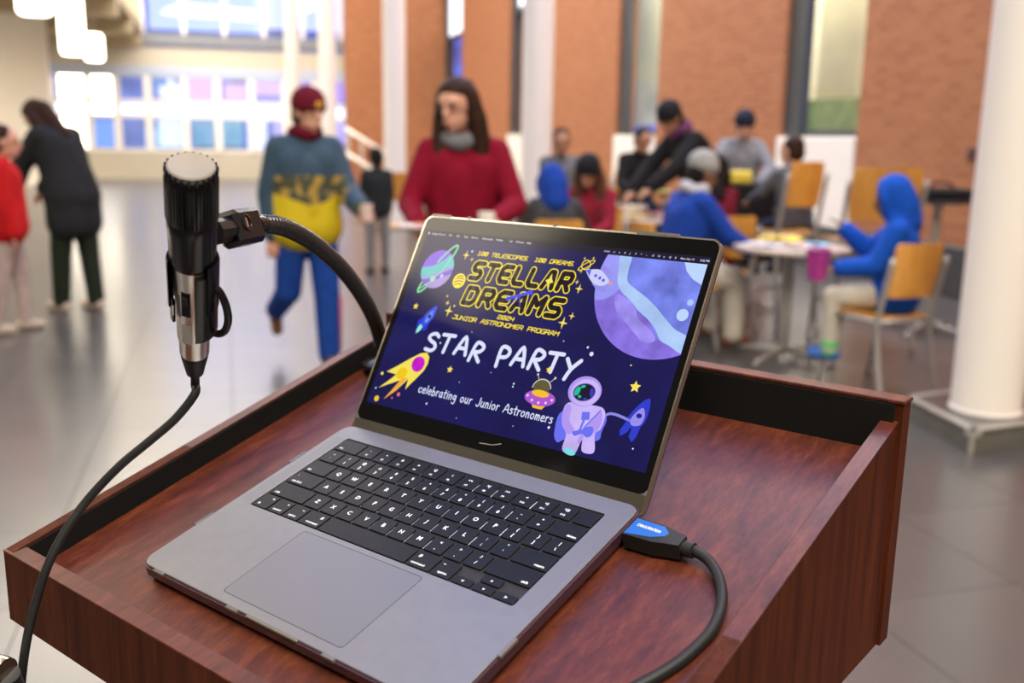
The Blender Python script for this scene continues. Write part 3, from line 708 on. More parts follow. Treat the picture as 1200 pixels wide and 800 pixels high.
# techno letters
G = {'S': [[(.8, 1), (.15, 1), (0, .85), (0, .65), (.15, .5), (.65, .5), (.8, .35), (.8, .15), (.65, 0), (0, 0)]], 'T': [[(0, 1), (.8, 1)], [(.4, 1), (.4, 0)]],
     'E': [[(.8, 1), (.2, 1), (0, .8), (0, .2), (.2, 0), (.8, 0)], [(0, .5), (.7, .5)]], 'L': [[(0, 1), (0, .18), (.18, 0), (.8, 0)]], 'A': [[(0, 0), (.3, 1), (.55, 1), (.8, 0)], [(.12, .38), (.7, .38)]],
     'R': [[(0, 0), (0, 1), (.65, 1), (.8, .85), (.8, .6), (.65, .45), (0, .45)], [(.42, .45), (.8, 0)]], 'D': [[(0, 0), (0, 1), (.6, 1), (.8, .8), (.8, .2), (.6, 0), (0, 0)]],
     'M': [[(0, 0), (0, 1), (.4, .5), (.8, 1), (.8, 0)]], 'O': [[(.15, 0), (0, .15), (0, .85), (.15, 1), (.65, 1), (.8, .85), (.8, .15), (.65, 0), (.15, 0)]], 'C': [[(.8, 1), (.15, 1), (0, .85), (0, .15), (.15, 0), (.8, 0)]],
     'P': [[(0, 0), (0, 1), (.65, 1), (.8, .85), (.8, .6), (.65, .45), (0, .45)]], 'G': [[(.8, 1), (.15, 1), (0, .85), (0, .15), (.15, 0), (.8, 0), (.8, .45), (.45, .45)]], 'N': [[(0, 0), (0, 1), (.8, 0), (.8, 1)]],
     'U': [[(0, 1), (0, .15), (.15, 0), (.65, 0), (.8, .15), (.8, 1)]], 'I': [[(.1, 1), (.7, 1)], [(.4, 1), (.4, 0)], [(.1, 0), (.7, 0)]], 'J': [[(.1, 1), (.8, 1), (.8, .15), (.65, 0), (.15, 0), (0, .15)]],
     '1': [[(.1, 1), (.4, 1), (.4, 0)], [(.1, 0), (.7, 0)]], '0': [[(.15, 0), (0, .15), (0, .85), (.15, 1), (.65, 1), (.8, .85), (.8, .15), (.65, 0), (.15, 0)], [(.2, .25), (.6, .75)]],
     '2': [[(0, 1), (.65, 1), (.8, .85), (.8, .65), (.65, .5), (.15, .5), (0, .35), (0, 0), (.8, 0)]], '4': [[(0, 1), (0, .45), (.8, .45)], [(.65, 1), (.65, 0)]], '.': [[(.1, 0), (.12, 0)]], ' ': []}
def techno(name, s, u0, u1, v0, v1, sw, m, layer, shear=.22, wr=.8):
    pitch = (u1-u0)/(len(s)-1+wr); h = v1-v0; P = []
    for k, c in enumerate(s):
        for st in G[c]: P += ribbon([(u0+k*pitch+x*pitch*wr/.8+(y-.5)*h*shear, v0+y*h) for x, y in st], sw)
    return flat(name, P, m, layer)
techno('lettering', '100 TELESCOPES. 100 DREAMS.', -78.5, 30.5, 183.9, 187.3, .75, YEL, 2)
techno('lettering', '2024', -32.5, -14.5, 127.9, 131.2, .75, YEL, 2)
techno('lettering', 'JUNIOR ASTRONOMER PROGRAM', -82, 35, 121.4, 125.0, .75, YEL, 2)
for s, a, b, v0, v1 in (('STELLAR', -77.2, 29.8, 161.6, 176.2), ('DREAMS', -75.8, 28.6, 137.6, 152.2)):
    techno('lettering_outline', s, a, b, v0, v1, 6.7, YEL, 2, .16, .62)
    techno('lettering_fill', s, a, b, v0, v1, 4.8, DKL, 3, .16, .62)
flat('small_rocket', [[(4.5, 168), (7.5, 170), (9, 175), (10.5, 170), (13, 167), (10, 166), (9, 161), (7.5, 165)]], YP, 5)
flat('telescope', ribbon([(-28.5, 147), (-7, 155.5)], 3.0)+[circ(-28.5, 147, 2.1), circ(-7, 155.6, 2.6)]+ribbon([(-17, 151), (-21, 143)], .8)+ribbon([(-17, 151), (-13, 142)], .8), em('telescope blue', (76, 80, 230)), 5)
for x, y, r in ((-91.6, 182.5, 4.2), (-89.4, 127.7, 5), (35.6, 133.2, 5), (42.1, 140.2, 3.2), (40.6, 164.4, 4), (-93.9, 134.8, 2.6), (-83.3, 179.1, 2.2), (36.4, 170.1, 2.2)):
    flat('sparkle', [star4(x, y, r)], YP, 3)
for x, y, r, c in ((-86.2, 186.7, 1, WHT), (-96.9, 141.1, .9, YP), (-84.9, 133.1, 1, YP), (-77.8, 41.1, 1, WHT), (7, 74.6, .9, WHT), (71.9, 111.4, 1.9, WHT), (66.6, 116.3, 1.0, WHT), (7.1, 72, .8, WHT), (54.3, 45.8, 1.2, WHT), (-86, 97, .9, WHT), (133, 45, .7, WHT), (-50, 66, .5, WHT), (20, 40, .5, WHT), (-20, 80, .5, WHT), (-55, 112, .5, WHT), (42, 118, .6, WHT), (110, 108, .7, YP), (-40, 35, .5, WHT)):
    flat('dot_star', [circ(x, y, r, n=12)], c, 3)
for x, y, r in ((-130.1, 127, 3.4), (-64.9, 75.2, 3.4), (119.4, 91.8, 5.0), (37, 92, 3.0)): flat('gold_star', [star5(x, y, r)], YP, 7)
flat('mini_ring_planet', ribbon(circ(39.9, 185.9, 4.2), .8, True)+ribbon(circ(40.3, 185.6, 8.4, 2.0, .62), .7, True), YEL, 3)
for x, y in ((36.5, 191.5), (45, 192.6), (37, 179.8)): flat('sparkle', [star4(x, y, 1.6)], YP, 3)
# blue rocket, left
RB, RC = em('rocket blue', (62, 84, 226)), em('rocket light', (120, 150, 250))
flat('blue_rocket', [sm([(-104.6, 130.4), (-104.2, 121), (-108, 113), (-113, 109), (-117, 113), (-115, 121), (-110, 127)])], RB, 2)
flat('rocket_fin', [[(-115.5, 119), (-121.5, 114), (-120.5, 106.5), (-116, 112)], [(-107, 114), (-108, 106.5), (-113, 104.5), (-112, 110)]], em('rocket deep', (44, 60, 200)), 3)
flat('rocket_flame', [[(-117, 112), (-119.5, 105.5), (-119, 101.5), (-115.5, 104), (-113, 109)]], em('flame aqua', (150, 235, 225)), 1)
flat('rocket_panel', [[(-107.5, 126), (-106.3, 120), (-110.5, 113), (-113.3, 114), (-111.6, 121)]], RC, 3)
flat('rocket_window', [circ(-109.3, 119.6, 2.0)], em('window dark', (30, 34, 130)), 5)
# comet
flat('comet', [[(-97.3, 86), (-93, 82.5), (-92.0, 76), (-94, 69), (-100, 60), (-104.5, 54), (-107.8, 48.6), (-108.5, 59), (-118, 46), (-129.2, 35.6), (-122.5, 47), (-117.5, 56), (-129, 50.5), (-140, 45), (-130, 54.5), (-124.5, 60.5), (-137.2, 61.2), (-126, 69), (-114, 78), (-104, 84.5)]], em('comet yellow', (246, 224, 88)), 2, 'yellow comet with a magenta head on the slide')
flat('comet_tail', [[(-110, 60), (-118, 46), (-129.2, 35.6), (-122.5, 47), (-116, 58)]], em('comet orange', (246, 170, 60)), 3)
flat('comet_tail', [circ(-118.4, 62.6, 6.2, 5.4, .6)], em('comet gold', (240, 200, 20)), 4)
flat('comet_head', [circ(-103, 74, 7.6, 7.3)], em('comet magenta', (200, 20, 205), 1, (60, .3)), 5)
for x, y, r, c in ((-142, 58.6, 1.6, YP), (-137.9, 34.8, 2.8, em('comet gold', (240, 200, 20))), (-113.5, 43.1, 1.9, em('coral', (235, 110, 130))), (-143.4, 44, .9, WHT), (-119.8, 38.6, .9, em('coral', (235, 110, 130)))): flat('comet_spark', [circ(x, y, r, n=14)], c, 3)
# handwritten letters
H = {'S': ([[(.62, .86), (.42, 1), (.12, .9), (.05, .7), (.25, .55), (.5, .44), (.6, .22), (.4, .02), (.02, .06)]], .66), 'T': ([[(0, .97), (.75, 1)], [(.42, .98), (.32, 0)]], .78), 'A': ([[(0, 0), (.42, 1), (.7, .02)], [(.14, .34), (.62, .36)]], .76),
     'R': ([[(.02, 0), (.2, .98), (.55, .98), (.68, .8), (.5, .56), (.14, .5)], [(.2, .5), (.62, .02)]], .72), 'P': ([[(.12, -.05), (.14, .95), (.5, 1), (.66, .78), (.52, .52), (.16, .45)]], .70), 'Y': ([[(0, .98), (.32, .5)], [(.72, 1), (.34, .5), (.14, -.05)]], .74),
     'c': ([[(.42, .5), (.25, .6), (.06, .45), (.05, .18), (.2, .0), (.45, .1)]], .5), 'e': ([[(.05, .3), (.42, .36), (.36, .56), (.2, .6), (.05, .42), (.05, .15), (.2, 0), (.45, .08)]], .5), 'l': ([[(.1, 1), (.08, 0)]], .2),
     'b': ([[(.08, 1), (.06, 0), (.3, 0), (.44, .2), (.36, .46), (.2, .5), (.08, .36)]], .52), 'r': ([[(.06, .6), (.06, 0)], [(.06, .36), (.2, .56), (.36, .58)]], .4), 'a': ([[(.42, .55), (.2, .6), (.04, .35), (.08, .05), (.26, .02), (.4, .25), (.43, .58), (.42, .1), (.5, 0)]], .55),
     't': ([[(.2, .95), (.16, .1), (.3, 0)], [(0, .62), (.38, .66)]], .4), 'i': ([[(.08, .6), (.07, 0)], [(.09, .84), (.1, .85)]], .2), 'n': ([[(.05, .6), (.05, 0)], [(.05, .36), (.2, .58), (.36, .5), (.38, 0)]], .5), 'g': ([[(.4, .52), (.18, .58), (.04, .35), (.14, .1), (.32, .16), (.42, .55), (.4, -.25), (.22, -.42), (.02, -.3)]], .52),
     'o': ([[(.22, .6), (.04, .4), (.08, .08), (.28, 0), (.44, .2), (.42, .48), (.22, .6)]], .54), 'u': ([[(.04, .6), (.06, .12), (.22, 0), (.38, .2), (.4, .6), (.4, .08), (.46, 0)]], .54), 's': ([[(.36, .54), (.16, .6), (.06, .44), (.3, .3), (.34, .1), (.16, 0), (.02, .06)]], .44),
     'm': ([[(.04, .6), (.04, 0)], [(.04, .4), (.18, .58), (.28, .46), (.28, .02)], [(.28, .4), (.42, .58), (.54, .46), (.56, 0)]], .66), 'J': ([[(.5, 1), (.46, .2), (.28, -.05), (.06, .1)]], .58), ' ': ([], .42)}
def hand(name, s, u0, u1, v0, h, sw, m, layer, tilt=None, gap=.12):
    tot = sum(H[c][1] for c in s)+gap*(len(s)-1); k_ = (u1-u0)/tot; x0 = u0; P = []
    for i, c in enumerate(s):
        dv = tilt[i] if tilt else 0
        for st in H[c][0]:
            pts = catmull([(x0+x*k_, v0+dv+y*h, 0) for x, y in st], 4) if len(st) > 2 else [(x0+x*k_, v0+dv+y*h) for x, y in st]
            P += ribbon([(p[0], p[1]) for p in pts], sw)
        x0 += (H[c][1]+gap)*k_
    return flat(name, P, m, layer)
hand('lettering', 'STAR PARTY', -101.5, 65.0, 88.2, 16.5, 3.5, WHT, 6, [0, 1, 2, -1.6, 0, -1, 2.0, 1.6, 2.2, -.4], .22)
hand('lettering', 'celebrating our Junior Astronomers', -92, 56, 49.4, 7.4, .95, WHT, 6)
# flying saucer
SV, SG = em('saucer violet', (176, 84, 206)), em('saucer gold', (244, 190, 40))
flat('saucer_base', [[(29, 64), (46, 64), (42, 58.5), (33, 58.5)]], SG, 3)
flat('flying_saucer', [circ(37, 67.4, 15.4, 6.6, .03)], SV, 4, 'violet and gold flying saucer on the slide')
flat('saucer_seat', [circ(36.2, 71.2, 8.6, 3.0)], SG, 5)
flat('saucer_dome', [circ(35.6, 75.4, 7.8, 7.6)], em('dome olive', (92, 86, 50)), 4)
flat('saucer_dome_rim', ribbon(circ(35.6, 75.0, 9.0, 8.4)[1:15], .9)+ribbon([(30, 83), (28, 86.4)], .5)+ribbon([(42, 82), (45.6, 86)], .5)+[circ(28, 86.4, 1), circ(45.6, 86.2, 1.1)], em('dome rim', (216, 214, 200)), 6)
for x, y in ((24.5, 67.6), (30, 64.5), (37, 63.4), (44, 64.6), (49, 67.8)): flat('saucer_light', [circ(x, y, 1.1, n=12)], WHT, 6)
# spacecraft over the planet
flat('spacecraft_wing', [[(55, 186), (60, 186.5), (66, 182), (65, 180), (57, 182.5)], [(51, 170.5), (57, 166), (66, 164), (66.5, 167), (58, 171)]], em('craft violet', (150, 140, 236)), 6)
flat('spacecraft', [sm([(41.5, 181.5), (47, 182.6), (55, 183), (63, 178), (67, 173.5), (62, 169.5), (54, 170), (48, 174)])], em('craft pale', (206, 206, 250)), 7)
flat('spacecraft_nose', [[(41.5, 181.5), (46.5, 182.6), (46.8, 176.4)]], em('craft blue', (84, 96, 226)), 8)
for x, y in ((52.5, 177.5), (57.2, 175.9), (61.2, 174.3)): flat('spacecraft_window', [circ(x, y, 1.5, n=14)], em('craft blue', (84, 96, 226)), 8)
flat('spacecraft_flame', [[(66.5, 174.5), (72, 171.2), (66, 171.5)]], em('flame salmon', (236, 150, 150)), 7)
# astronaut
AP, AB, AM = em('suit pale', (200, 180, 244), 1, (50, .1)), em('suit blue', (106, 112, 240)), em('suit lilac', (176, 150, 240))
flat('astronaut_pack', [sm([(63, 62), (60.5, 44), (66, 36), (74, 40), (100, 44), (102.5, 52), (100, 66)])], AB, 3)
flat('astronaut', [sm([(64, 68), (72, 70), (90, 71), (98, 70), (101.5, 64), (101, 54), (97.5, 49), (101.5, 36), (96, 33), (90, 34.5), (87.5, 44), (85.5, 31.5), (79, 28.9), (72.5, 32), (72, 44), (66, 50), (62.5, 60)])], AP, 5, 'lilac astronaut in a round helmet on the slide')
flat('astronaut_shade', [sm(q_) for q_ in ([(64, 67), (69, 66), (71, 55), (78, 49), (74, 44), (67, 49), (62.8, 58)], [(96, 68), (90, 58), (88, 52), (97, 50), (100, 60)], [(86, 50), (84, 40), (87, 40), (89, 50)])], AM, 6)
flat('astronaut_glove', [sm([(77, 47), (84, 50), (88, 53), (94, 54), (95, 48), (91, 45), (86, 47), (80, 44)])], AB, 7)
flat('chest_box', [[(80, 64), (87, 65.2), (88.6, 59), (81.4, 57.4)]], AB, 7)
flat('chest_strap', ribbon([(84, 58), (83, 49)], 2.0)+ribbon([(96, 68), (86, 52)], 1.2), AB, 7)
flat('boot_tip', [circ(80, 31, 5.6, 2.6, -.1)], em('boot aqua', (120, 220, 230)), 7)
flat('helmet', [circ(76.6, 80.4, 15.4, 12.6, .1)], AM, 7); flat('helmet_front', [circ(77.6, 79.6, 13.4, 11, .1)], AP, 8)
flat('helmet_visor', [circ(76.4, 79.6, 10.4, 7.6, .18)], em('visor rim', (120, 100, 200)), 9); flat('helmet_visor', [circ(76.4, 79.6, 9.7, 6.9, .18)], em('visor dark', (22, 18, 46)), 10)
flat('visor_reflection', [circ(70, 79.4, 2.4, 4.0, -.3), circ(74, 84, 2.4, 1.2, .4), circ(73.5, 75.5, 1.6, 1.2)], em('visor green', (30, 190, 150)), 11)
flat('visor_reflection', [circ(83.4, 80.5, 1.9, 3.8, .3), circ(79, 74.5, 1.8, 1.0)], em('visor blue', (60, 56, 180)), 11)
flat('tether', ribbon(catmull([(99.5, 63, 0), (104, 67, 0), (111, 67.5, 0), (122.5, 65.6, 0)], 6), 2.2), em('tether', (140, 136, 226)), 4)
flat('tethered_rocket', [sm([(135, 85), (128, 80), (122, 70), (120.5, 64), (126, 60), (134, 62.5), (137, 72)])], em('rocket deep', (44, 60, 200)), 4)
flat('rocket_body', [sm([(131.5, 77), (127, 73), (123.6, 66), (126.6, 62), (133.2, 63.8), (134.8, 71)])], em('craft violet', (150, 140, 236)), 6)
flat('rocket_fin', [[(121, 65), (117.5, 56.5), (119, 52), (124, 56), (126, 61)], [(127, 61), (126.5, 53), (130.5, 49.4), (133, 55), (134, 63)]], em('rocket deep', (44, 60, 200)), 5)
flat('rocket_window', [circ(130, 70.4, 2.4, 1.9)], em('window dark', (30, 34, 130)), 7)
# menu bar words
def words(ws, u0, v, size, gap):
    u = u0; objs = []
    for s in ws:
        c = bfont(s, size*.001, 'word'); c.align_x = 'LEFT'; o = bpy.data.objects.new('t', c); COL.objects.link(o); objs.append((o, s, u)); u += len(s)*size*.52+gap
    bpy.context.view_layer.update(); dgr = bpy.context.evaluated_depsgraph_get()
    for o, s, uu in objs:
        me = bpy.data.meshes.new_from_object(o.evaluated_get(dgr)); me.materials.clear(); me.materials.append(WHT)
        me.transform(Matrix.Translation((0, -.110, .0145)) @ Matrix.Scale(.001, 4) @ ML @ Matrix.Translation((uu, v, .05)) @ Matrix.Scale(1000, 4))
        q = link('menu_word', me, None, slide); bpy.data.objects.remove(o)
words(['●', 'Google Chrome', 'File', 'Edit', 'View', 'History', 'Bookmarks', 'Profiles', 'Tab', 'Window', 'Help'], -147.5, 200.2, 2.7, 3.6)
words(['zoom', 'o', 'a', '8', 'J', 'P', '*', '-', 'O', 'W', 'o', 'Q', '8', 'Mon Feb 19', '5:42 PM'], 53, 200.0, 2.5, 3.9)
flat('pale_streak', ribbon([(-8, 19.6), (6, 20.8), (14, 23.4)], .5), mat('pale grey streak', (.3, .3, .3), .5), -.3)  # thin pale grey streak low on the display glass

# ================================================================== USB/HDMI PLUG AND CABLE on the tray
def LP(x, y, z): return LB @ Vector((x*.001, y*.001, z*.001))
pz = -6.0
plug = empty('cable_plug', LP(158, 199, -14.4), (math.radians(16.0056), 0, TH), 'black plug with blue label in the right side of the laptop', 'plug')
def pp(name, mb, m, auto=40):
    return obj(name, mm(mb, (0, 0, 8.4)), m, plug, auto=auto)
pp('plug_body', MB().prism([(2, -10.5), (26, -10), (33, -8), (44, -6), (44, 6), (33, 8), (26, 10), (2, 10.5)], -6, 6), M_RUB)
pp('metal_tip', MB().box(-2, 2, -7, 7, -2.4, 2.4), M_SILVER)
pp('label_plate', MB().prism([(3, -9.5), (22, -6), (31, -1), (32, 3), (26, 8.4), (3, 9.2)], 5.9, 6.25), mat('blue plug label', (.01, .10, .42), .35))
c = bfont('CABLECREATION', .0040); o = bpy.data.objects.new('t', c); COL.objects.link(o); bpy.context.view_layer.update()
me = bpy.data.meshes.new_from_object(o.evaluated_get(bpy.context.evaluated_depsgraph_get())); bpy.data.objects.remove(o); me.materials.clear(); me.materials.append(mat('white print', (.8, .82, .85), .5))
me.transform(Matrix.Translation((.0165, .002, .0084+.0064)) @ Matrix.Rotation(-.06, 4, 'Z') @ Matrix.Scale(.62, 4, (1, 0, 0)))
link('label_text', me, None, plug)
pp('strain_relief', MB().lathe([(5.6, 0), (5.6, 4), (4.6, 4.2), (4.6, 5.6), (5.6, 5.8), (5.6, 12), (4.2, 12.2)], 24, Matrix.Translation((40, 0, 0)) @ Matrix.Rotation(PI/2, 4, 'Y')), M_RUB)
zc = -10.4
cp = [LP(212, 199, -6.2), LP(224, 195, -7.5), LP(238, 182, -9.5), LP(248.5, 163, zc), LP(253.5, 141, zc), LP(251.5, 118, zc), LP(246, 98, zc), LP(236, 76, zc), LP(220, 50, zc), LP(203, 22, zc), LP(190, -5, -9), LP(182, -30, 2), LP(178, -46, 12), LP(177, -60, 8)]
LW = lambda x, y, z: Vector(LO)+Matrix.Rotation(TH, 3, 'Z') @ Vector((x*.001, y*.001, 0))+Vector((0, 0, LZ+z*.001))
cp += [LW(176, -68, -40), LW(176, -70, -300), LW(170, -75, -700), LW(165, -85, -1060), LW(120, -200, -1073), LW(0, -300, -1073)]
cp = [cp[0]-(cp[1]-cp[0])*.2]+cp
t = tag(obj('video_cable', MB().tube(catmull(cp, 8), .0037, 14), M_RUB, smooth=True), 'black cable arcing over the tray from the blue-labelled plug', 'cable')

# ================================================================== MICROPHONE
mt, mbm = at(224, 199, .60), at(228, 413, .68)
ax = (mt-mbm).normalized(); ML_ = (mt-mbm).length
q = ax.to_track_quat('Z', 'Y')
mic = empty('microphone', mbm, (0, 0, 0), 'black and silver microphone held upright by a clip on the gooseneck', 'microphone'); mic.rotation_mode = 'QUATERNION'; mic.rotation_quaternion = q
L = ML_*1000
def mp_(name, mb, m, auto=35, parent=None): return obj(name, mm(mb), m, parent or mic, auto=auto)
mp_('body', MB().lathe([(9.3, 0), (10.2, 2), (10.4, 16), (11.3, 18), (12.6, L-80), (13.2, L-72)], 48), M_SILVER)
mp_('collar', MB().lathe([(13.3, L-73), (15.0, L-68), (15.2, L-45), (15.6, L-43), (15.6, L-36), (15.0, L-35)], 48), M_PLA)
rib = lambda a, z: 1+.028*(1 if (a*44/(2*PI)) % 1 < .5 else -1)
mp_('grille', MB().lathe([(15.0, L-36), (15.9, L-34), (15.9, L-6), (15.0, L-2), (13.6, L)], 176, rmod=rib), M_PLA)
mp_('grille_cap', MB().lathe([(14.2, L-1), (14.4, L+2.6), (13.4, L+3.6), (11, L+3.0), (6, L+1.4), (.1, L+.6)], 40), mat('brushed warm metal mesh', (.27, .25, .22), .5, .3, bump=(1800, .4)))
TB = 40
for k in range(22):
    a = 2*PI*k/22; bump_ = MB().box(-.8, 1.0, -.8, .8, -2.0, 2.4, .3)
    M = Matrix.Rotation(a, 4, 'Z') @ Matrix.Translation((15.1, 0, L)); bump_.v = [tuple(M @ Vector(v)) for v in bump_.v]
    mp_('grille_tooth', bump_, M_PLA)
# front of the body faces the camera, slightly left
inv = q.inverted(); fc = inv @ (CAM-mbm); fa = math.atan2(fc.y, fc.x)
def onbody(name, mb, m, da, z, r):
    M = Matrix.Rotation(fa+da, 4, 'Z') @ Matrix.Translation((r, 0, z)); mb.v = [tuple(M @ Vector(v)) for v in mb.v]; return mp_(name, mb, m)
onbody('switch_plate', MB().box(-.6, .5, -3.2, 3.2, -11, 11, .4), M_PLA, -.42, 56, 12.0)
onbody('switch_knob', MB().box(0, 1.8, -1.8, 1.8, -3.5, 3.5, .5), M_RUB, -.42, 60, 12.3)
onbody('body_label', MB().box(-.8, .3, -3.4, 3.4, -9, 9, .2), mat('grey label', (.42, .41, .39), .5), -.45, 28, 11.4)
c = bfont('TRUE', .0055); o = bpy.data.objects.new('t', c); COL.objects.link(o); bpy.context.view_layer.update(); bpy.data.objects.remove(o)
boot = [(9.6, 0), (9.4, -3), (7.2, -14), (6.2, -20), (4.6, -22)]
mp_('connector_boot', MB().lathe(boot[::-1], 32), M_RUB)
# clip
clipo = empty('microphone_clip', mbm + ax*.045, (0, 0, 0), 'black plastic spring clip gripping the microphone, joined to the gooseneck', 'clip'); clipo.rotation_mode = 'QUATERNION'; clipo.rotation_quaternion = q
def cpz(name, mb, m=M_PLA, auto=35): return obj(name, mm(mb), m, clipo, auto=auto)
mb = MB(); sh0, sh1 = fa+.55, fa+2*PI-1.25   # open towards the viewer
prof = [(13.4, 5), (13.6, 42), (16.4, 44), (17.0, 42), (16.6, 4), (13.4, 5)]
mb.lathe(prof, 36, None, sh0, sh1); cpz('shell', mb)
# spring handle: a loop beside the shell
ra = fa+1.05
def pol(a, r, z): return Vector((r*math.cos(a), r*math.sin(a), z))
lp2 = [pol(ra, 15.5, 24), pol(ra, 20, 20), pol(ra, 24, 10), pol(ra, 25.5, -2), pol(ra, 23, -13), pol(ra, 18, -18), pol(ra-.1, 14.5, -16)]
cpz('spring_handle', MB().tube(catmull(lp2, 6), 2.7, 12), M_PLA)
mb = MB(); mb.lathe([(13.2, -22), (13.4, 36), (16.2, 36), (16, -18), (14.8, -22), (13.2, -22)], 18, None, ra-1.0, ra+.35); cpz('shell_tab', mb)
mb = MB(); mb.lathe([(13.6, -8), (13.4, 12), (15.6, 12), (15.4, -8), (13.6, -8)], 10, None, fa-1.5, fa-1.05); cpz('shell_tab', mb)
# gooseneck path
gp = [at(300, 263, .742), at(325, 264, .765), at(352, 275, .80), at(378, 293, .835), at(402, 316, .87), at(424, 346, .91), at(440, 378, .95), at(449, 410, .985), at(453, 440, 1.01)]
LW = lambda x, y, z: Vector(LO)+Matrix.Rotation(TH, 3, 'Z') @ Vector((x*.001, y*.001, 0))+Vector((0, 0, LZ+z*.001))
foot = LW(-229, 336, 89)
gp2 = gp[:-1]+[foot+Vector((.0, -.001, .004))]
# swivel block between shell and gooseneck
sw0 = at(250, 272, .672); sw1 = at(306, 263, .735)
local = lambda p: (q.inverted() @ (p-clipo.location))*1000
A_, B_ = local(sw0), local(sw1); dr = (B_-A_).normalized(); C1 = A_+dr*(B_-A_).length*.42
cpz('swivel_arm', MB().tube([A_-dr*2, A_+dr*2, C1, C1+dr*3], [9.5, 9.5, 8, 4], 10))
mb = MB(); mb.box(-10, 10, -13, 13, -17, 17, 3.5)
zax = dr; yv = Vector((0, 0, 1)) if abs(dr.z) < .9 else Vector((1, 0, 0)); xa = yv.cross(zax).normalized(); ya = zax.cross(xa)
camloc = local(CAM).normalized(); sdv = (camloc-zax*camloc.dot(zax)).normalized(); upv = zax.cross(sdv)
M = Matrix(((sdv.x, upv.x, zax.x, 0), (sdv.y, upv.y, zax.y, 0), (sdv.z, upv.z, zax.z, 0), (0, 0, 0, 1)))
Mb = Matrix.Translation(A_+dr*(B_-A_).length*.55) @ M; mb.v = [tuple(Mb @ Vector(v)) for v in mb.v]; cpz('swivel_block', mb)
sc_ = MB().lathe([(0.1, 7.9), (6.2, 7.9), (6.4, 9.2), (5.0, 9.6), (4.6, 8.6), (.1, 8.6)], 24, Mb @ Matrix.Translation((1.5, -2, -7)) @ Matrix.Rotation(PI/2, 4, 'Y')); cpz('pivot_screw', sc_, M_PLA)
sc_ = MB().box(10.0, 10.5, -5.5, 1.5, -7.8, -6.2, 0); sc_.v = [tuple(Mb @ Vector(v)) for v in sc_.v]; cpz('screw_slot', sc_, M_SILVER)
cpz('threaded_collar', MB().tube([B_-dr*10, B_-dr*4, B_-dr*3.9, B_+dr*1], [7.8, 7.8, 6.8, 6.8], 24))
# gooseneck mesh (ridged)
path = catmull(gp2, 44)
goose = empty('gooseneck', foot, (0, 0, 0), 'black ridged gooseneck arm rising from the lectern corner behind the laptop', 'gooseneck')
loc = [p-foot for p in path]
ln = [0]
for a_, b_ in zip(loc, loc[1:]): ln.append(ln[-1]+(b_-a_).length)
P2 = []; s_ = 0; i = 0; step = .0009
while s_ < ln[-1]:
    while ln[i+1] < s_: i += 1
    f_ = (s_-ln[i])/(ln[i+1]-ln[i]); P2.append(loc[i].lerp(loc[i+1], f_)); s_ += step
obj('flexible_tube', MB().tube(P2, 1, 20, rf=lambda i: (.0066, .0074, .0066, .0054)[i % 4]), M_GOOSE, goose, smooth=True)
obj('end_ferrule', MB().tube([P2[0], P2[6]], .0071, 20), M_SILVER, goose, auto=40)
obj('mount_flange', MB().lathe([(.028, -.006), (.028, -.002), (.024, 0), (.012, .004), (.011, .010), (.0085, .012)], 32), M_GOOSE, goose, auto=40)
# microphone cable
tail = mbm-ax*.021
mc = [tail+ax*.002, tail-ax*.012, at(228, 462, .690), at(206, 490, .685), at(176, 516, .68), at(140, 546, .675), at(104, 584, .67), at(78, 620, .66), at(57, 660, .65), at(42, 705, .645), at(31, 752, .64), at(25, 800, .64), at(24, 850, .65)]
pe = mc[-1]; mc += [pe+Vector((-.02, .05, -.25)), pe+Vector((-.05, .1, -.6)), Vector((pe.x-.08, pe.y+.12, .02)), Vector((pe.x-.4, pe.y+.3, .006)), Vector((pe.x-1.2, pe.y+.5, .006))]
tag(obj('microphone_cable', MB().tube(catmull(mc, 8), .0032, 14), M_RUB, smooth=True), 'black cable drooping from the microphone past the lectern\'s left corner', 'cable')
# silver connector on a second lead at the lower left
p0, p1, p2 = at(-14, 776, .63), at(9, 784, .62), at(20, 812, .63)
pg = empty('silver_connector', p1, (0, 0, 0), 'shiny silver cable connector at the bottom left corner beside the microphone cable', 'connector')
obj('barrel', MB().tube([p0-p1, (p0-p1)*.2, Vector((0, 0, 0))], [.0075, .0082, .0078], 24), M_RIM, pg, auto=40)
obj('boot', MB().tube([Vector((0, 0, 0))+(p0-p1)*-.02+Vector((0, 0, -.004)), p2-p1, p2-p1+Vector((.0, 0, -.03))], [.0078, .0066, .004], 18), M_RUB, pg, auto=40)
obj('lead', MB().tube([p2-p1+Vector((0, 0, -.03)), p2-p1+Vector((-.02, .04, -.3)), Vector((-.05, .1, .01-p1.z))], .003, 10), M_RUB, pg, smooth=True)
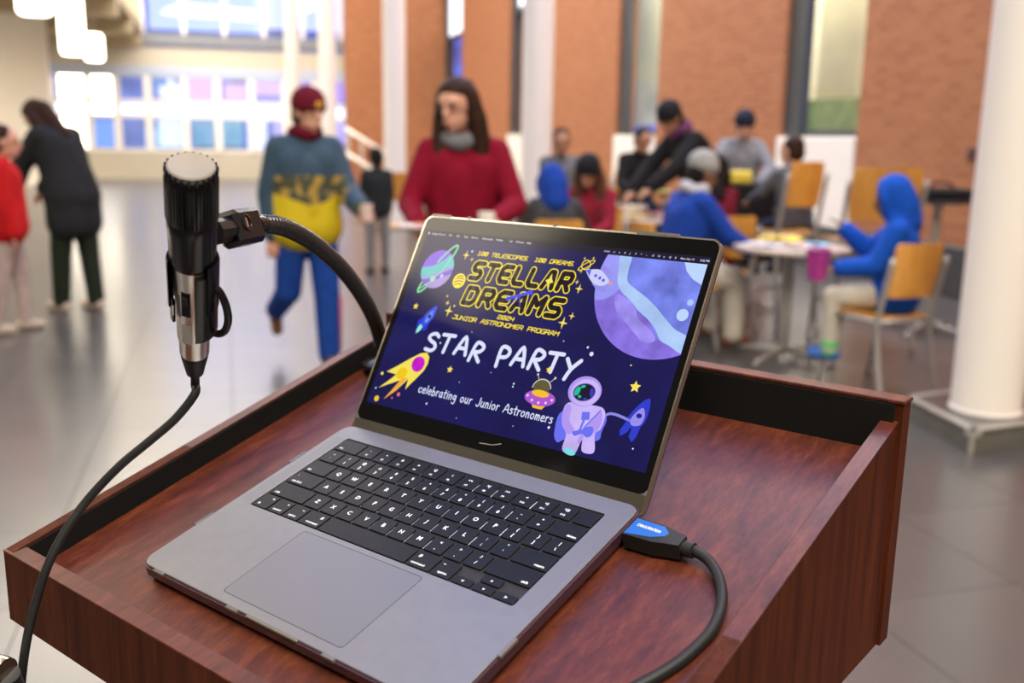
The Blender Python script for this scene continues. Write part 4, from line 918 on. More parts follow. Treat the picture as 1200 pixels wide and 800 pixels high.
# ================================================================== FURNITURE
def chair(label, loc, rot, seat_h=.46, top=.87, wd_=.42, dp=.40, group='beech and grey tube chairs', cat='chair', name='chair', panel=.30):
    t = empty(name, loc, (0, 0, rot), label, cat, group)
    w2, d2 = wd_/2, dp/2
    # seat: dished ply sheet
    mb = MB(); n = 8; top_, bot = [], []
    for j in range(n+1):
        for i in range(n+1):
            x, y = -w2+.02+(wd_-.04)*i/n, -d2+.01+(dp+.02)*j/n
            z = seat_h-.012*math.cos(PI*(i/n-.5))+(-.02*((j/n-.75)/.25)**2 if j/n > .75 else 0)
            top_.append((x, y, z)); bot.append((x, y, z-.014))
    o_ = (n+1)*(n+1); fs = []
    for j in range(n):
        for i in range(n):
            a = j*(n+1)+i; fs += [(a, a+1, a+n+2, a+n+1), (o_+a, o_+a+n+1, o_+a+n+2, o_+a+1)]
    for i in range(n):
        fs += [(i, o_+i, o_+i+1, i+1), (n*(n+1)+i, n*(n+1)+i+1, o_+n*(n+1)+i+1, o_+n*(n+1)+i)]
        fs += [(i*(n+1), (i+1)*(n+1), o_+(i+1)*(n+1), o_+i*(n+1)), (i*(n+1)+n, o_+i*(n+1)+n, o_+(i+1)*(n+1)+n, (i+1)*(n+1)+n)]
    mb.add(top_+bot, fs); obj('seat', mb, M_PLY, t, smooth=False, auto=35)
    # curved backrest
    mb = MB(); n = 10; pts = []
    for k, (z, ins) in enumerate(((top, .03), (top-.02, .01), (top-panel*.5, 0), (top-panel, .015))):
        for off in (0, .012):
            for i in range(n+1):
                f_ = i/n*2-1; lean_ = (z-seat_h)*.14
                pts.append((f_*(w2-.02-ins), -d2-.035-lean_-off-.035*(1-f_*f_)+.03, z))
    fs = []; R_ = 2*(n+1)
    for k in range(3):
        for i in range(n):
            a = k*R_+i; fs += [(a, a+1, a+R_+1, a+R_), (a+n+1, a+R_+n+1, a+R_+n+2, a+n+2)]
        a = k*R_; fs += [(a, a+R_, a+R_+n+1, a+n+1), (a+n, a+2*n+1, a+R_+2*n+1, a+R_+n)]
    for i in range(n): fs += [(i, i+n+1, i+n+2, i+1), (3*R_+i, 3*R_+i+1, 3*R_+i+n+2, 3*R_+i+n+1)]
    mb.add(pts, fs); obj('backrest', mb, M_PLY, t, auto=35)
    r = .0135
    for sx in (-1, 1):
        obj('leg', MB().tube(catmull([(sx*(w2-.005), d2+.03, 0), (sx*(w2-.01), d2-.01, seat_h*.55), (sx*(w2-.02), d2-.03, seat_h-.03)], 4), r, 10), M_GREYTUBE, t, smooth=True)
        obj('leg', MB().tube(catmull([(sx*(w2+.01), -d2-.09, 0), (sx*w2, -d2-.02, seat_h*.6), (sx*w2, -d2-.01, seat_h), (sx*w2, -d2-.035-(top-.10-seat_h)*.14, top-.08)], 5), r*1.15, 10), M_GREYTUBE, t, smooth=True)
    f = MB(); f.tube([(-w2, d2-.03, seat_h-.03), (w2, d2-.03, seat_h-.03)], r, 8); f.tube([(-w2, -d2, seat_h-.03), (w2, -d2, seat_h-.03)], r, 8)
    for sx in (-1, 1): f.tube([(sx*(w2-.01), -d2, seat_h-.03), (sx*(w2-.01), d2-.03, seat_h-.03)], r, 8)
    if seat_h > .6: obj('footrest', MB().tube([(-w2, d2, .30), (w2, d2, .30)], r, 8), M_GREYTUBE, t, smooth=True)
    obj('seat_frame', f, M_GREYTUBE, t, smooth=True)
    return t
def xy(px, Y, py=160): p = at(px, py, Y); return Vector((p.x, p.y, 0))
chair('beech chair under the child in the blue hood', (2.10, 5.56, 0), math.radians(24), wd_=.39)
chair('beech chair under the child in the grey beanie', xy(800, 6.55), math.radians(-72))
chair('beech chair under the child in the dark grey coat, left of the seated group', xy(651, 6.75), math.radians(6), wd_=.38)
chair('bar height beech chair under the person in grey with their back turned', xy(925, 7.3), math.radians(20), .76, 1.26, .33, .34, 'bar height beech chairs', panel=.32)
chair('empty wide bar height beech chair behind the blue hooded child', xy(1024, 6.75), math.radians(4), .76, 1.24, .52, .40, 'bar height beech chairs', panel=.34)
chair('beech chair beside the small far figure in black and yellow', xy(459, 10.6), math.radians(8), .46, 1.02, .42)
M_TOP = mat('pale laminate table top', (.52, .45, .38), .4, noise=(5, .06))
def round_table(label, loc, r, h, m=M_TOP, group='small round cafe tables', tilt=0):
    t = empty('cafe_table', loc, (0, 0, tilt), label, 'table', group)
    obj('table_top', MB().lathe([(r-.01, h-.028), (r, h-.022), (r, h-.004), (r-.006, h)], 48), m, t, auto=40)
    obj('pedestal', MB().lathe([(.03, .04), (.03, h-.06), (.09, h-.03)], 20), M_GREYTUBE, t, auto=40)
    for k in range(4):
        a = PI/4+k*PI/2; d = Vector((math.cos(a), math.sin(a), 0))
        obj('leg', MB().tube([d*.02+Vector((0, 0, .06)), d*.3+Vector((0, 0, .03)), d*.36+Vector((0, 0, .012))], [.022, .016, .012], 10), M_GREYTUBE, t, smooth=True)
    return t
T1 = xy(937, 6.30); round_table('round pale table between the grey beanie child and the blue hooded child', T1, .365, .74)
T2 = xy(741, 8.4); round_table('round pale table cluttered with party crafts, above the laptop lid', T2, .40, .74)
M_DKTOP = mat('black bar table top', (.016, .016, .018), .35)
T3 = xy(874, 8.35); round_table('dark high table where the man in the grey sweater leans', T3, .33, 1.04, M_DKTOP, 'dark high tables')
T5 = xy(1108, 7.3); round_table('dark high table in front of the bricks by the right column', T5, .24, 1.0, M_DKTOP, 'dark high tables')
obj('cloth', MB().lathe([(.01, 1.0405), (.336, 1.0405), (.342, .8), (.337, .42), (.341, .42), (.346, .8), (.341, 1.046), (.01, 1.046)], 40, None, caps=False), fab('black', (.012, .012, .014)), None).name = 'tablecloth'
tc_ = bpy.data.objects['tablecloth']; tc_.location = T3; tag(tc_, 'black cloth hanging round the high table of the man in grey', 'tablecloth')
def sheet(label, cat, name, p, sx, sy, h, rot, col, bend=.01):
    mb = MB(); n = 6; v = []
    for j in range(n+1):
        for i in range(n+1): v.append(((i/n-.5)*sx, (j/n-.5)*sy, bend*math.sin(i*1.3+j)*.5+bend))
    mb.add(v+[(a, b, c-.003) for a, b, c in v], [(j*(n+1)+i, j*(n+1)+i+1, (j+1)*(n+1)+i+1, (j+1)*(n+1)+i) for j in range(n) for i in range(n)]+[(49+j*(n+1)+i, 49+(j+1)*(n+1)+i, 49+(j+1)*(n+1)+i+1, 49+j*(n+1)+i+1) for j in range(n) for i in range(n)])
    o = obj(name, mb, mat('paper %s' % (col,), col, .6), None, smooth=True); o.location = (p.x, p.y, h+.004); o.rotation_euler = (0, 0, rot)
    return tag(o, label, cat)
sheet('white sheet of paper at the left end of the round pale table', 'paper', 'paper_sheet', T1+Vector((-.17, -.06, 0)), .24, .2, .742, .3, (.72, .72, .78))
sheet('crumpled yellow wrapper lying on the round pale table', 'wrapper', 'wrapper', T1+Vector((-.04, .08, 0)), .26, .18, .742, .2, (.72, .55, .05), .035)
sheet('pale blue packet near the right edge of the round pale table', 'packet', 'packet', T1+Vector((.14, -.10, 0)), .12, .10, .742, .1, (.25, .55, .75), .02)
sheet('white and pink sheet in the middle of the round pale table', 'paper', 'paper_sheet', T1+Vector((.03, -.17, 0)), .18, .12, .742, -.2, (.75, .62, .62))
sheet('yellow craft sheet on the cluttered table above the laptop', 'paper', 'paper_sheet', T2+Vector((.02, -.1, 0)), .3, .2, .742, .2, (.68, .55, .22), .02)
sheet('purple craft sheet on the cluttered table above the laptop', 'paper', 'paper_sheet', T2+Vector((-.2, -.08, 0)), .2, .15, .742, 0, (.30, .14, .45), .03)
sheet('pink craft sheet on the cluttered table above the laptop', 'paper', 'paper_sheet', T2+Vector((.22, .05, 0)), .2, .15, .742, .5, (.65, .30, .36), .03)
t = tag(obj('paper_bowl', MB().lathe([(.04, 0), (.1, .05), (.12, .09), (.115, .09), (.09, .05), (.03, .01)], 28), M_WHITE, None, auto=40), 'upturned looking white bowl on the cluttered table above the laptop', 'bowl'); t['label'] = 'white bowl on the cluttered table above the laptop'
t.location = T2+Vector((.05, .12, .744))
t = tag(obj('paper_bag', MB().box(-.09, .09, -.06, .06, 0, .11, .02), mat('yellow bag', (.75, .58, .06), .6), None), 'small yellow bag on the high table beside the man in the grey sweater', 'bag'); t.location = T3+Vector((-.05, -.12, 1.046))
# black bag on the right high table
t = empty('black_bag', T5+Vector((.02, 0, 1.002)), (0, 0, .2), 'flat black bag lying on the high table by the right column', 'bag')
obj('pouch', MB().box(-.20, .20, -.12, .12, 0, .075, .03), fab('black', (.012, .012, .014)), t)
obj('handle', MB().tube(catmull([(-.1, 0, .06), (-.06, .02, .11), (.06, .02, .11), (.1, 0, .06)], 5), .01, 8), M_RUB, t, smooth=True)

# ================================================================== PEOPLE
BAKE = []
def caps(mb, a, b, ra, rb, n=10):
    """tapered capsule between two points"""
    a, b = Vector(a), Vector(b); d = b-a; L_ = d.length
    if L_ < 1e-6: mb.sphere(a, ra, n=n); return
    z = d/L_; prof = []
    K = 5
    for k in range(1, K+1): th = PI/2*k/K; prof.append((ra*math.sin(th), -ra*math.cos(th)))
    for k in range(0, K): th = PI/2*k/K; prof.append((rb*math.cos(th), L_+rb*math.sin(th)))
    q = z.to_track_quat('Z', 'Y'); M = Matrix.Translation(a) @ q.to_matrix().to_4x4(); mb.lathe(prof, 2*n, M)
def ell(mb, c, r, M3):
    t = MB().sphere((0, 0, 0), 1, r, n=12); mb.add([Vector(c)+M3 @ Vector(v) for v in t.v], t.f)
def fused(name, mb, m, parent, vox=.011, smooth=4):
    o = obj(name, mb, m, parent, smooth=True)
    r = o.modifiers.new('fuse', 'REMESH'); r.mode = 'VOXEL'; r.voxel_size = vox; r.use_smooth_shade = True
    s_ = o.modifiers.new('smooth', 'SMOOTH'); s_.factor = .5; s_.iterations = smooth
    BAKE.append(o); return o
def rot_to(fwd, up):
    y = Vector(fwd).normalized(); x = y.cross(Vector(up)).normalized(); z = x.cross(y); return Matrix((x, y, z)).transposed()
def person(label, loc, face, H=1.72, seat=None, lean=0, head=(0, 0), arms=((5, 8, 10, 0), (5, 8, 10, 0)), legs=((0, 3, 0), (0, 3, 0)),
           skin=M_SKIN, hair=M_HAIR, hairlen=0, top=None, toplen=.02, topm=None, bottom=None, shoes=None, hat=None, hood=None, scarf=None, group=None, extra=None, vox=.011, glasses=False, bulk=0, drop=0, socks=None, cuff=None):
    s = H/1.72; rad = math.radians
    t = empty('person', loc, (0, 0, rad(face)), label, 'person', group)
    T = Vector((0, math.sin(rad(lean)), math.cos(rad(lean))))
    pel = Vector((0, 0, .93*s)); J = {}
    for i, sd in enumerate((-1, 1)):
        a, o_, b = [rad(x) for x in legs[i]]
        hip = pel+Vector((sd*.09*s, 0, -.03*s)); kd = Vector((sd*math.sin(o_), math.sin(a)*math.cos(o_), -math.cos(a)*math.cos(o_)))
        kn = hip+kd*.42*s; sdn = Vector((sd*math.sin(o_)*.2, math.sin(b), -math.cos(b))); an = kn+sdn*.405*s
        J[i] = [hip, kn, an, b]
    if seat is None: dz = -min(J[0][2].z, J[1][2].z)+.075*s
    else: dz = seat+.11*s-pel.z
    D = Vector((0, 0, dz)); pel = pel+D
    for i in (0, 1):
        for k in range(3): J[i][k] = J[i][k]+D
        if seat is not None:   # shins reach the floor if they can
            kn = J[i][1]; want = kn.z-.075*s
            if want < .46*s and want > 0: dx = J[i][2]-kn; J[i][2] = kn+Vector((dx.x, math.copysign(math.sqrt(max(0, (.405*s)**2-want**2)), math.sin(J[i][3]) or 1) if want < .405*s else 0, -min(want, .405*s)))
    chest = pel+T*.33*s; nb = pel+T*.52*s
    hp, hy = rad(head[0]), rad(head[1])
    hf = Vector((-math.sin(hy)*math.cos(hp), math.cos(hy)*math.cos(hp), -math.sin(hp))); hr = Vector((math.cos(hy), math.sin(hy), 0)); hu = hr.cross(hf)
    HM = Matrix((hr, hf, hu)).transposed(); nk = nb+(T*.5+hu*.5).normalized()*.052*s
    hc = nk+hu*.113*s+hf*.03*s; hs = 1.07*(H/1.72)**.5   # children keep bigger heads
    b_ = MB(); right = Vector((1, 0, 0))
    for sd in (-1, 1):
        caps(b_, pel+right*sd*.05*s, pel+right*sd*.05*s+T*.12*s, .115*s, .105*s); caps(b_, chest+right*sd*.07*s-T*.1*s, chest+right*sd*.075*s+T*.06*s, .10*s, .105*s)
        caps(b_, chest+right*sd*.02*s+T*.1*s, nb+right*sd*.12*s-T*.03*s, .08*s, .05*s)
    caps(b_, pel+T*.1*s, chest, .11*s, .12*s); caps(b_, nb-T*.02*s, nk+hu*.04*s, .055*s, .05*s)
    # head
    ell(b_, hc+hu*.025*hs, (.073*hs, .092*hs, .088*hs), HM); ell(b_, hc-hu*.045*hs+hf*.016*hs, (.055*hs, .068*hs, .062*hs), HM); caps(b_, hc-hu*.088*hs+hf*.058*hs, hc-hu*.086*hs+hf*.060*hs, .020*hs, .020*hs, 6)
    caps(b_, hc+hf*.088*hs+hu*.012*hs, hc+hf*.104*hs-hu*.022*hs, .008*hs, .014*hs, 6); caps(b_, hc+hf*.075*hs-hu*.055*hs, hc+hf*.078*hs-hu*.058*hs, .022*hs, .02*hs, 6)
    caps(b_, hc+hf*.078*hs+hu*.034*hs-hr*.03*hs, hc+hf*.078*hs+hu*.034*hs+hr*.03*hs, .012*hs, .012*hs, 6)
    for sd in (-1, 1): ell(b_, hc+hr*sd*.074*hs-hu*.002*hs-hf*.005*hs, (.012*hs, .02*hs, .032*hs), HM)
    A = {}
    for i, sd in enumerate((-1, 1)):
        a, o_, fb, fi = [rad(x) for x in arms[i]]
        sh = nb+right*sd*.165*s-T*.055*s
        el = sh+Vector((sd*math.sin(o_), math.sin(a)*math.cos(o_), -math.cos(a)*math.cos(o_)))*.285*s
        fd = Vector((-sd*math.sin(fi), math.sin(fb)*math.cos(fi), -math.cos(fb)*math.cos(fi))); wr = el+fd*.25*s
        A[i] = (sh, el, wr, fd)
        caps(b_, sh, el, .05*s, .041*s); caps(b_, el, wr, .040*s, .026*s)
        side_ = fd.cross(Vector((0, 0, 1)) if abs(fd.z) < .8 else Vector((0, 1, 0))).normalized(); pn = side_.cross(fd).normalized()
        pm = wr+fd*.085*s
        for k in range(4):
            f0 = wr+fd*.02*s+side_*(k-1.5)*.011*s; f1 = pm+side_*(k-1.5)*.021*s; caps(b_, f0, f1, .015*s, .0115*s, 6)
            ln_ = (.062, .075, .070, .055)[k]*s; f2 = f1+(fd-pn*.25).normalized()*ln_*.55; f3 = f2+(fd-pn*.9).normalized()*ln_*.45
            caps(b_, f1, f2, .0092*s, .0085*s, 6); caps(b_, f2, f3, .0085*s, .0075*s, 6)
        td = (side_*-1 if True else side_); t0 = wr+fd*.03*s+td*.02*s; t1 = t0+(fd*.6+td*.75-pn*.2).normalized()*.042*s; t2 = t1+(fd*.9+td*.3-pn*.3).normalized()*.03*s
        caps(b_, t0, t1, .0135*s, .0105*s, 6); caps(b_, t1, t2, .0105*s, .009*s, 6)
    for i in (0, 1):
        hip, kn, an, _b = J[i]; caps(b_, hip, kn, .078*s, .052*s); caps(b_, kn, an, .050*s, .034*s)
        caps(b_, kn+(an-kn)*.2+Vector((0, -.01*s, 0)), kn+(an-kn)*.45+Vector((0, -.012*s, 0)), .05*s, .045*s)
    fused('body', b_, skin, t, .0085, 3)
    for sd in (-1, 1): obj('eye', MB().sphere(hc+hr*sd*.031*hs+hf*.083*hs+hu*.018*hs, .0095*hs, n=6), mat('dark eye', (.02, .015, .012), .3), t, True)
    mo = MB(); caps(mo, hc-hr*.018*hs+hf*.0985*hs-hu*.056*hs, hc+hr*.018*hs+hf*.0985*hs-hu*.056*hs, .0045*hs, .0045*hs, 5); obj('mouth', mo, mat('lip colour', (.42, .16, .13), .5), t, True)
    # clothes
    if bottom is not None:
        m_ = MB()
        for i, sd in enumerate((-1, 1)):
            hip, kn, an, _b = J[i]; caps(m_, hip+Vector((0, 0, .02*s)), kn, .097*s+bulk*.5, .070*s+bulk); caps(m_, kn, an+Vector((0, 0, .015*s)), .068*s+bulk, .055*s+bulk)
            caps(m_, pel+right*sd*.055*s, pel+right*sd*.055*s+T*.08*s, .118*s, .11*s)
        fused('trousers', m_, bottom, t, vox)
    for i, sd in enumerate((-1, 1)):
        hip, kn, an, _b = J[i]; sh_ = (an-kn).normalized()
        fwd = Vector((0, 1, 0)); fwd = (fwd-sh_*fwd.dot(sh_)).normalized() if abs(sh_.y) > .25 and seat is None else fwd
        down = fwd.cross(Vector((1, 0, 0))); down = down if down.z < 0 else -down
        sm_ = MB(); caps(sm_, an+down*.03*s-fwd*.04*s, an+down*.035*s+fwd*.12*s, .046*s, .040*s); caps(sm_, an-sh_*.05*s, an+down*.02*s, .048*s, .05*s)
        fused('shoe', sm_, (shoes if not isinstance(shoes, (list, tuple)) else shoes[i]) or M_RUB, t, .009)
        if socks is not None:
            k_ = MB(); caps(k_, an-sh_*.06*s, an-sh_*.0*s, .070*s, .062*s); fused('sock', k_, socks, t, .01)
    if top is not None:
        m_ = MB(); e_ = toplen
        for sd in (-1, 1):
            caps(m_, pel+right*sd*.06*s+T*.02*s-Vector((0, 0, .03*s)), pel+right*sd*.055*s+T*.16*s, .118*s+e_, .112*s+e_*.8); caps(m_, chest+right*sd*.07*s-T*.12*s, chest+right*sd*.08*s+T*.05*s, .108*s+e_*.6, .108*s+e_*.6)
            caps(m_, chest+T*.12*s, nb+right*sd*.125*s-T*.045*s, .082*s+e_*.4, .058*s+e_*.4)
            sh, el, wr, fd = A[0 if sd < 0 else 1]; caps(m_, sh, el, .058*s+e_*.5, .050*s+e_*.5); caps(m_, el, wr-fd*.01*s, .049*s+e_*.5, .036*s+e_*.5)
        caps(m_, pel+T*.1*s, chest, .115*s+e_, .125*s+e_*.6); caps(m_, nb-T*.03*s, nb+T*.015*s, .07*s, .066*s)
        if topm:  # longer skirt of a coat
            for sd in (-1, 1): caps(m_, pel+right*sd*.07*s, pel+right*sd*.075*s-Vector((0, 0, topm)), .098*s+e_, .10*s+e_)
        fused('jacket', m_, top, t, vox)
    if scarf is not None:
        m_ = MB()
        for k in range(14):
            a0, a1 = 2*PI*k/14, 2*PI*(k+1)/14; c_ = nk-T*(.01+drop)*s
            P_ = lambda a: c_+right*math.cos(a)*.075*s+T.cross(right)*math.sin(a)*.075*s+T*.012*s*math.sin(3*a)
            caps(m_, P_(a0), P_(a1), .042*s, .042*s, 6)
        fused('scarf', m_, scarf, t, .012)
    if hood is not None:
        m_ = MB(); ell(m_, hc-hf*.022*hs+hu*.028*hs, (.105*hs, .108*hs, .125*hs), HM); caps(m_, hc-hf*.04*hs-hu*.02*hs, nb-T*.02*s-hf*.03, .105*hs, .12*s)
        for sd in (-1, 1): caps(m_, hc-hu*.05*hs, nb+right*sd*.09*s-T*.03*s, .08*hs, .075*s)
        for k in range(12):
            a0, a1 = PI*k/12*1.5-PI*.25, PI*(k+1)/12*1.5-PI*.25
            P_ = lambda a: hc+hr*math.cos(a)*.088*hs+hu*(math.sin(a)*.112*hs)+hf*.045*hs
            caps(m_, P_(a0), P_(a1), .022*hs, .022*hs, 6)
        fused('hood', m_, hood, t, .012)
    else:
        m_ = MB(); ell(m_, hc+hu*.038*hs-hf*.022*hs, (.083*hs, .088*hs, .090*hs), HM); ell(m_, hc-hu*.01*hs-hf*.045*hs, (.078*hs, .065*hs, .085*hs), HM)
        if hairlen > 0:
            ell(m_, hc+hu*.070*hs-hf*.010*hs, (.080*hs, .090*hs, .055*hs), HM)
            for sd in (-1, 1):
                q0 = hc+hr*sd*.07*hs+hu*.05*hs-hf*.01*hs; q1 = hc+hr*sd*.088*hs-hu*.05*hs-hf*.01*hs
                q2 = nb+right*sd*.10*s-Vector((0, 0, hairlen*.35))+Vector((0, .03, 0)); q3 = nb+right*sd*.115*s-Vector((0, 0, hairlen))+Vector((0, .06, 0))
                caps(m_, q0, q1, .035*hs, .040*hs); caps(m_, q1, q2, .044*hs, .056*s); caps(m_, q2, q3, .056*s, .034*s)
            caps(m_, hc-hf*.06*hs, nb-Vector((0, .09*s, hairlen*.8)), .075*hs, .06*s)
        fused('hair', m_, hair, t, .010)
    if hat is not None:
        m_ = MB(); ell(m_, hc+hu*.058*hs-hf*.012*hs, (.096*hs, .106*hs, .096*hs), HM)
        for k in range(16):
            a0, a1 = 2*PI*k/16, 2*PI*(k+1)/16; P_ = lambda a: hc+hu*.040*hs+hr*math.cos(a)*.084*hs+hf*(math.sin(a)*.088*hs-.008)-hu*.02*hs*0
            caps(m_, P_(a0), P_(a1), .019*hs, .019*hs, 6)
        fused('beanie', m_, hat, t, .010)
    if glasses:
        g_ = MB()
        for sd in (-1, 1):
            c_ = hc+hr*sd*.032*hs+hf*.098*hs+hu*.016*hs
            g_.tube([c_+hr*math.cos(a)*.022*hs+hu*math.sin(a)*.017*hs for a in [2*PI*k/16 for k in range(17)]], .0016, 6)
        obj('glasses', g_, M_RUB, t, True)
    if extra: extra(t, dict(pel=pel, chest=chest, nb=nb, hc=hc, hf=hf, hu=hu, hr=hr, A=A, J=J, s=s, T=T, hs=hs))
    return t, A
def wpt(t, p):  # local point of an upright person empty in world space
    return Matrix.Translation(t.location) @ Matrix.Rotation(t.rotation_euler.z, 4, 'Z') @ Vector(p)

# --- woman in magenta
F_MAG = fab('magenta', (.18, .001, .016)); F_GREYS = fab('grey scarf', (.16, .17, .19))
woman, A = person('woman in a magenta jacket with long dark hair, standing behind the laptop', xy(543, 4.62), 172, 1.64, head=(12, -20), arms=((18, 22, 78, 14), (22, 16, 72, 22)), skin=M_SKIN, hairlen=.24,
       top=F_MAG, toplen=.018, bottom=fab('dark jeans', (.02, .028, .05)), shoes=M_RUB, scarf=F_GREYS, drop=.045, glasses=True, vox=.010)
p = wpt(woman, A[1][2]+A[1][3]*.10)
t = tag(obj('paper_plate', MB().lathe([(.05, 0), (.10, .012), (.115, .02), (.11, .02), (.09, .014), (.04, .005)], 32), M_WHITE, None, auto=50), 'white paper plate in the right hand of the woman in magenta', 'plate'); t.location = p+Vector((.02, -.02, .012))
p = wpt(woman, A[0][2]+A[0][3]*.09)
t = tag(obj('paper_cup', MB().lathe([(.028, 0), (.037, .10), (.034, .10), (.026, .006)], 24), M_WHITE, None, auto=50), 'white paper cup in the left hand of the woman in magenta', 'cup'); t.location = p+Vector((0, -.02, -.04))
# --- walking child in navy, camouflage and yellow
def tri_jacket():
    m = bpy.data.materials.new('navy, camouflage and yellow jacket cloth'); m.use_nodes = True; nt = m.node_tree; b = nt.nodes['Principled BSDF']; b.inputs['Roughness'].default_value = .8
    tc = nt.nodes.new('ShaderNodeTexCoord'); sp = nt.nodes.new('ShaderNodeSeparateXYZ'); nt.links.new(tc.outputs['Object'], sp.inputs[0])
    n = nt.nodes.new('ShaderNodeTexNoise'); n.inputs['Scale'].default_value = 16; nt.links.new(tc.outputs['Object'], n.inputs['Vector'])
    cam_ = ramp(nt, n.outputs[0], [(.42, (.05, .06, .035)), (.50, (.10, .10, .05)), (.56, (.42, .28, .04))]); cam_.color_ramp.interpolation = 'CONSTANT'
    ax_ = nt.nodes.new('ShaderNodeMath'); ax_.operation = 'ABSOLUTE'; nt.links.new(sp.outputs[0], ax_.inputs[0])
    g1 = nt.nodes.new('ShaderNodeMath'); g1.operation = 'MULTIPLY_ADD'; nt.links.new(ax_.outputs[0], g1.inputs[0]); g1.inputs[1].default_value = -.35; nt.links.new(sp.outputs[2], g1.inputs[2])
    zr = nt.nodes.new('ShaderNodeMath'); zr.operation = 'GREATER_THAN'; nt.links.new(g1.outputs[0], zr.inputs[0]); zr.inputs[1].default_value = .985
    zt_ = nt.nodes.new('ShaderNodeMath'); zt_.operation = 'GREATER_THAN'; nt.links.new(sp.outputs[2], zt_.inputs[0]); zt_.inputs[1].default_value = 1.16
    xs = nt.nodes.new('ShaderNodeMath'); xs.operation = 'GREATER_THAN'; nt.links.new(ax_.outputs[0], xs.inputs[0]); xs.inputs[1].default_value = .205
    ys = nt.nodes.new('ShaderNodeMath'); ys.operation = 'GREATER_THAN'; nt.links.new(sp.outputs[1], ys.inputs[0]); ys.inputs[1].default_value = .215
    m0 = nt.nodes.new('ShaderNodeMath'); m0.operation = 'MAXIMUM'; nt.links.new(xs.outputs[0], m0.inputs[0]); nt.links.new(ys.outputs[0], m0.inputs[1])
    mx = nt.nodes.new('ShaderNodeMath'); mx.operation = 'MAXIMUM'; nt.links.new(zt_.outputs[0], mx.inputs[0]); nt.links.new(m0.outputs[0], mx.inputs[1])
    m1 = nt.nodes.new('ShaderNodeMix'); m1.data_type = 'RGBA'; nt.links.new(zr.outputs[0], m1.inputs[0]); m1.inputs[6].default_value = (.60, .46, .004, 1); nt.links.new(cam_.outputs[0], m1.inputs[7])
    m2 = nt.nodes.new('ShaderNodeMix'); m2.data_type = 'RGBA'; nt.links.new(mx.outputs[0], m2.inputs[0]); nt.links.new(m1.outputs[2], m2.inputs[6]); m2.inputs[7].default_value = (.028, .065, .11, 1)
    nt.links.new(m2.outputs[2], b.inputs['Base Color']); return m
F_MAR = fab('maroon', (.12, .006, .018)); F_BLUE = fab('royal blue', (.010, .055, .30)); M_BOOT = mat('brown suede boot', (.16, .075, .025), .8, noise=(20, .2))
def boyx(t, d):
    m_ = MB(); ell(m_, d['hc']+d['hu']*.055*d['hs']+d['hf']*.085*d['hs'], (.03, .012, .026), Matrix((d['hr'], d['hf'], d['hu'])).transposed()); obj('beanie_badge', m_, mat('gold badge', (.55, .32, .02), .6), t, True)
    J = d['J'][0]; m_ = MB()
    for a, b in ((J[0], J[1]), (J[1], J[2])):
        o_ = Vector((-.078*d['s'], 0, 0)); m_.tube([a+o_*1.18+Vector((0, .0, -.02)), b+o_*.93+Vector((0, 0, .02))], .012, 8)
    obj('side_stripe', m_, fab('coral stripe', (.45, .10, .10)), t, True)
    c_ = MB(); w_ = d['A'][0]; caps(c_, w_[2]-w_[3]*.06, w_[2]+w_[3]*.0, .052, .055); fused('green_cuff', c_, fab('dark green cuff', (.05, .085, .035)), t)
boy, A = person('walking child in a maroon beanie, navy and yellow jacket and blue trousers', xy(357, 5.85), 206, 1.62, head=(8, 22), arms=((20, 14, 70, -4), (-6, 12, 8, 0)), legs=((6, 2, 2), (-12, 3, -62)),
       top=tri_jacket(), toplen=.05, bulk=.014, bottom=F_BLUE, shoes=M_BOOT, hat=F_MAR, scarf=F_MAR, extra=boyx, vox=.010)
p = wpt(boy, A[0][2]+A[0][3]*.10)
t = tag(obj('paper_cup', MB().lathe([(.028, 0), (.036, .09), (.033, .09), (.026, .006)], 24), mat('pinkish white cup', (.75, .6, .58), .6), None, auto=50), 'pinkish cup held out by the walking child in the maroon beanie', 'cup'); t.location = p+Vector((0, 0, -.03))
# --- far left pair
person('person in a black coat and dark trousers bending over at the left', xy(80, 7.6), 70, 1.68, lean=16, head=(46, 8), arms=((38, 6, 30, 5), (36, 6, 42, 5)), legs=((9, 1, 4), (-3, 2, -5)), bulk=.012, hair=M_HAIR, skin=M_SKIN,
       top=fab('black coat', (.018, .021, .024)), toplen=.058, topm=.20, bottom=fab('dark green trousers', (.016, .024, .014)), shoes=mat('pale beige shoe', (.5, .42, .34), .7), hairlen=.04)
person('person in a red jacket and pale trousers cut off by the left edge', xy(-2, 6.75), -70, 1.40, head=(5, 0), legs=((8, 3, 2), (-8, 3, -10)), top=fab('bright red', (.50, .010, .012)), toplen=.05, bottom=fab('pale grey pink', (.42, .34, .32)),
       shoes=mat('pale beige shoe', (.5, .42, .34), .7), hair=M_HAIR)
# --- small far figure
person('small far figure in black and yellow near the distant column', xy(441, 10.0), 30, 1.24, head=(10, 0), top=fab('black coat', (.018, .021, .024)), bottom=fab('grey trousers', (.2, .2, .2)), shoes=M_RUB, hair=M_HAIRB, skin=M_SKIN2, vox=.014)
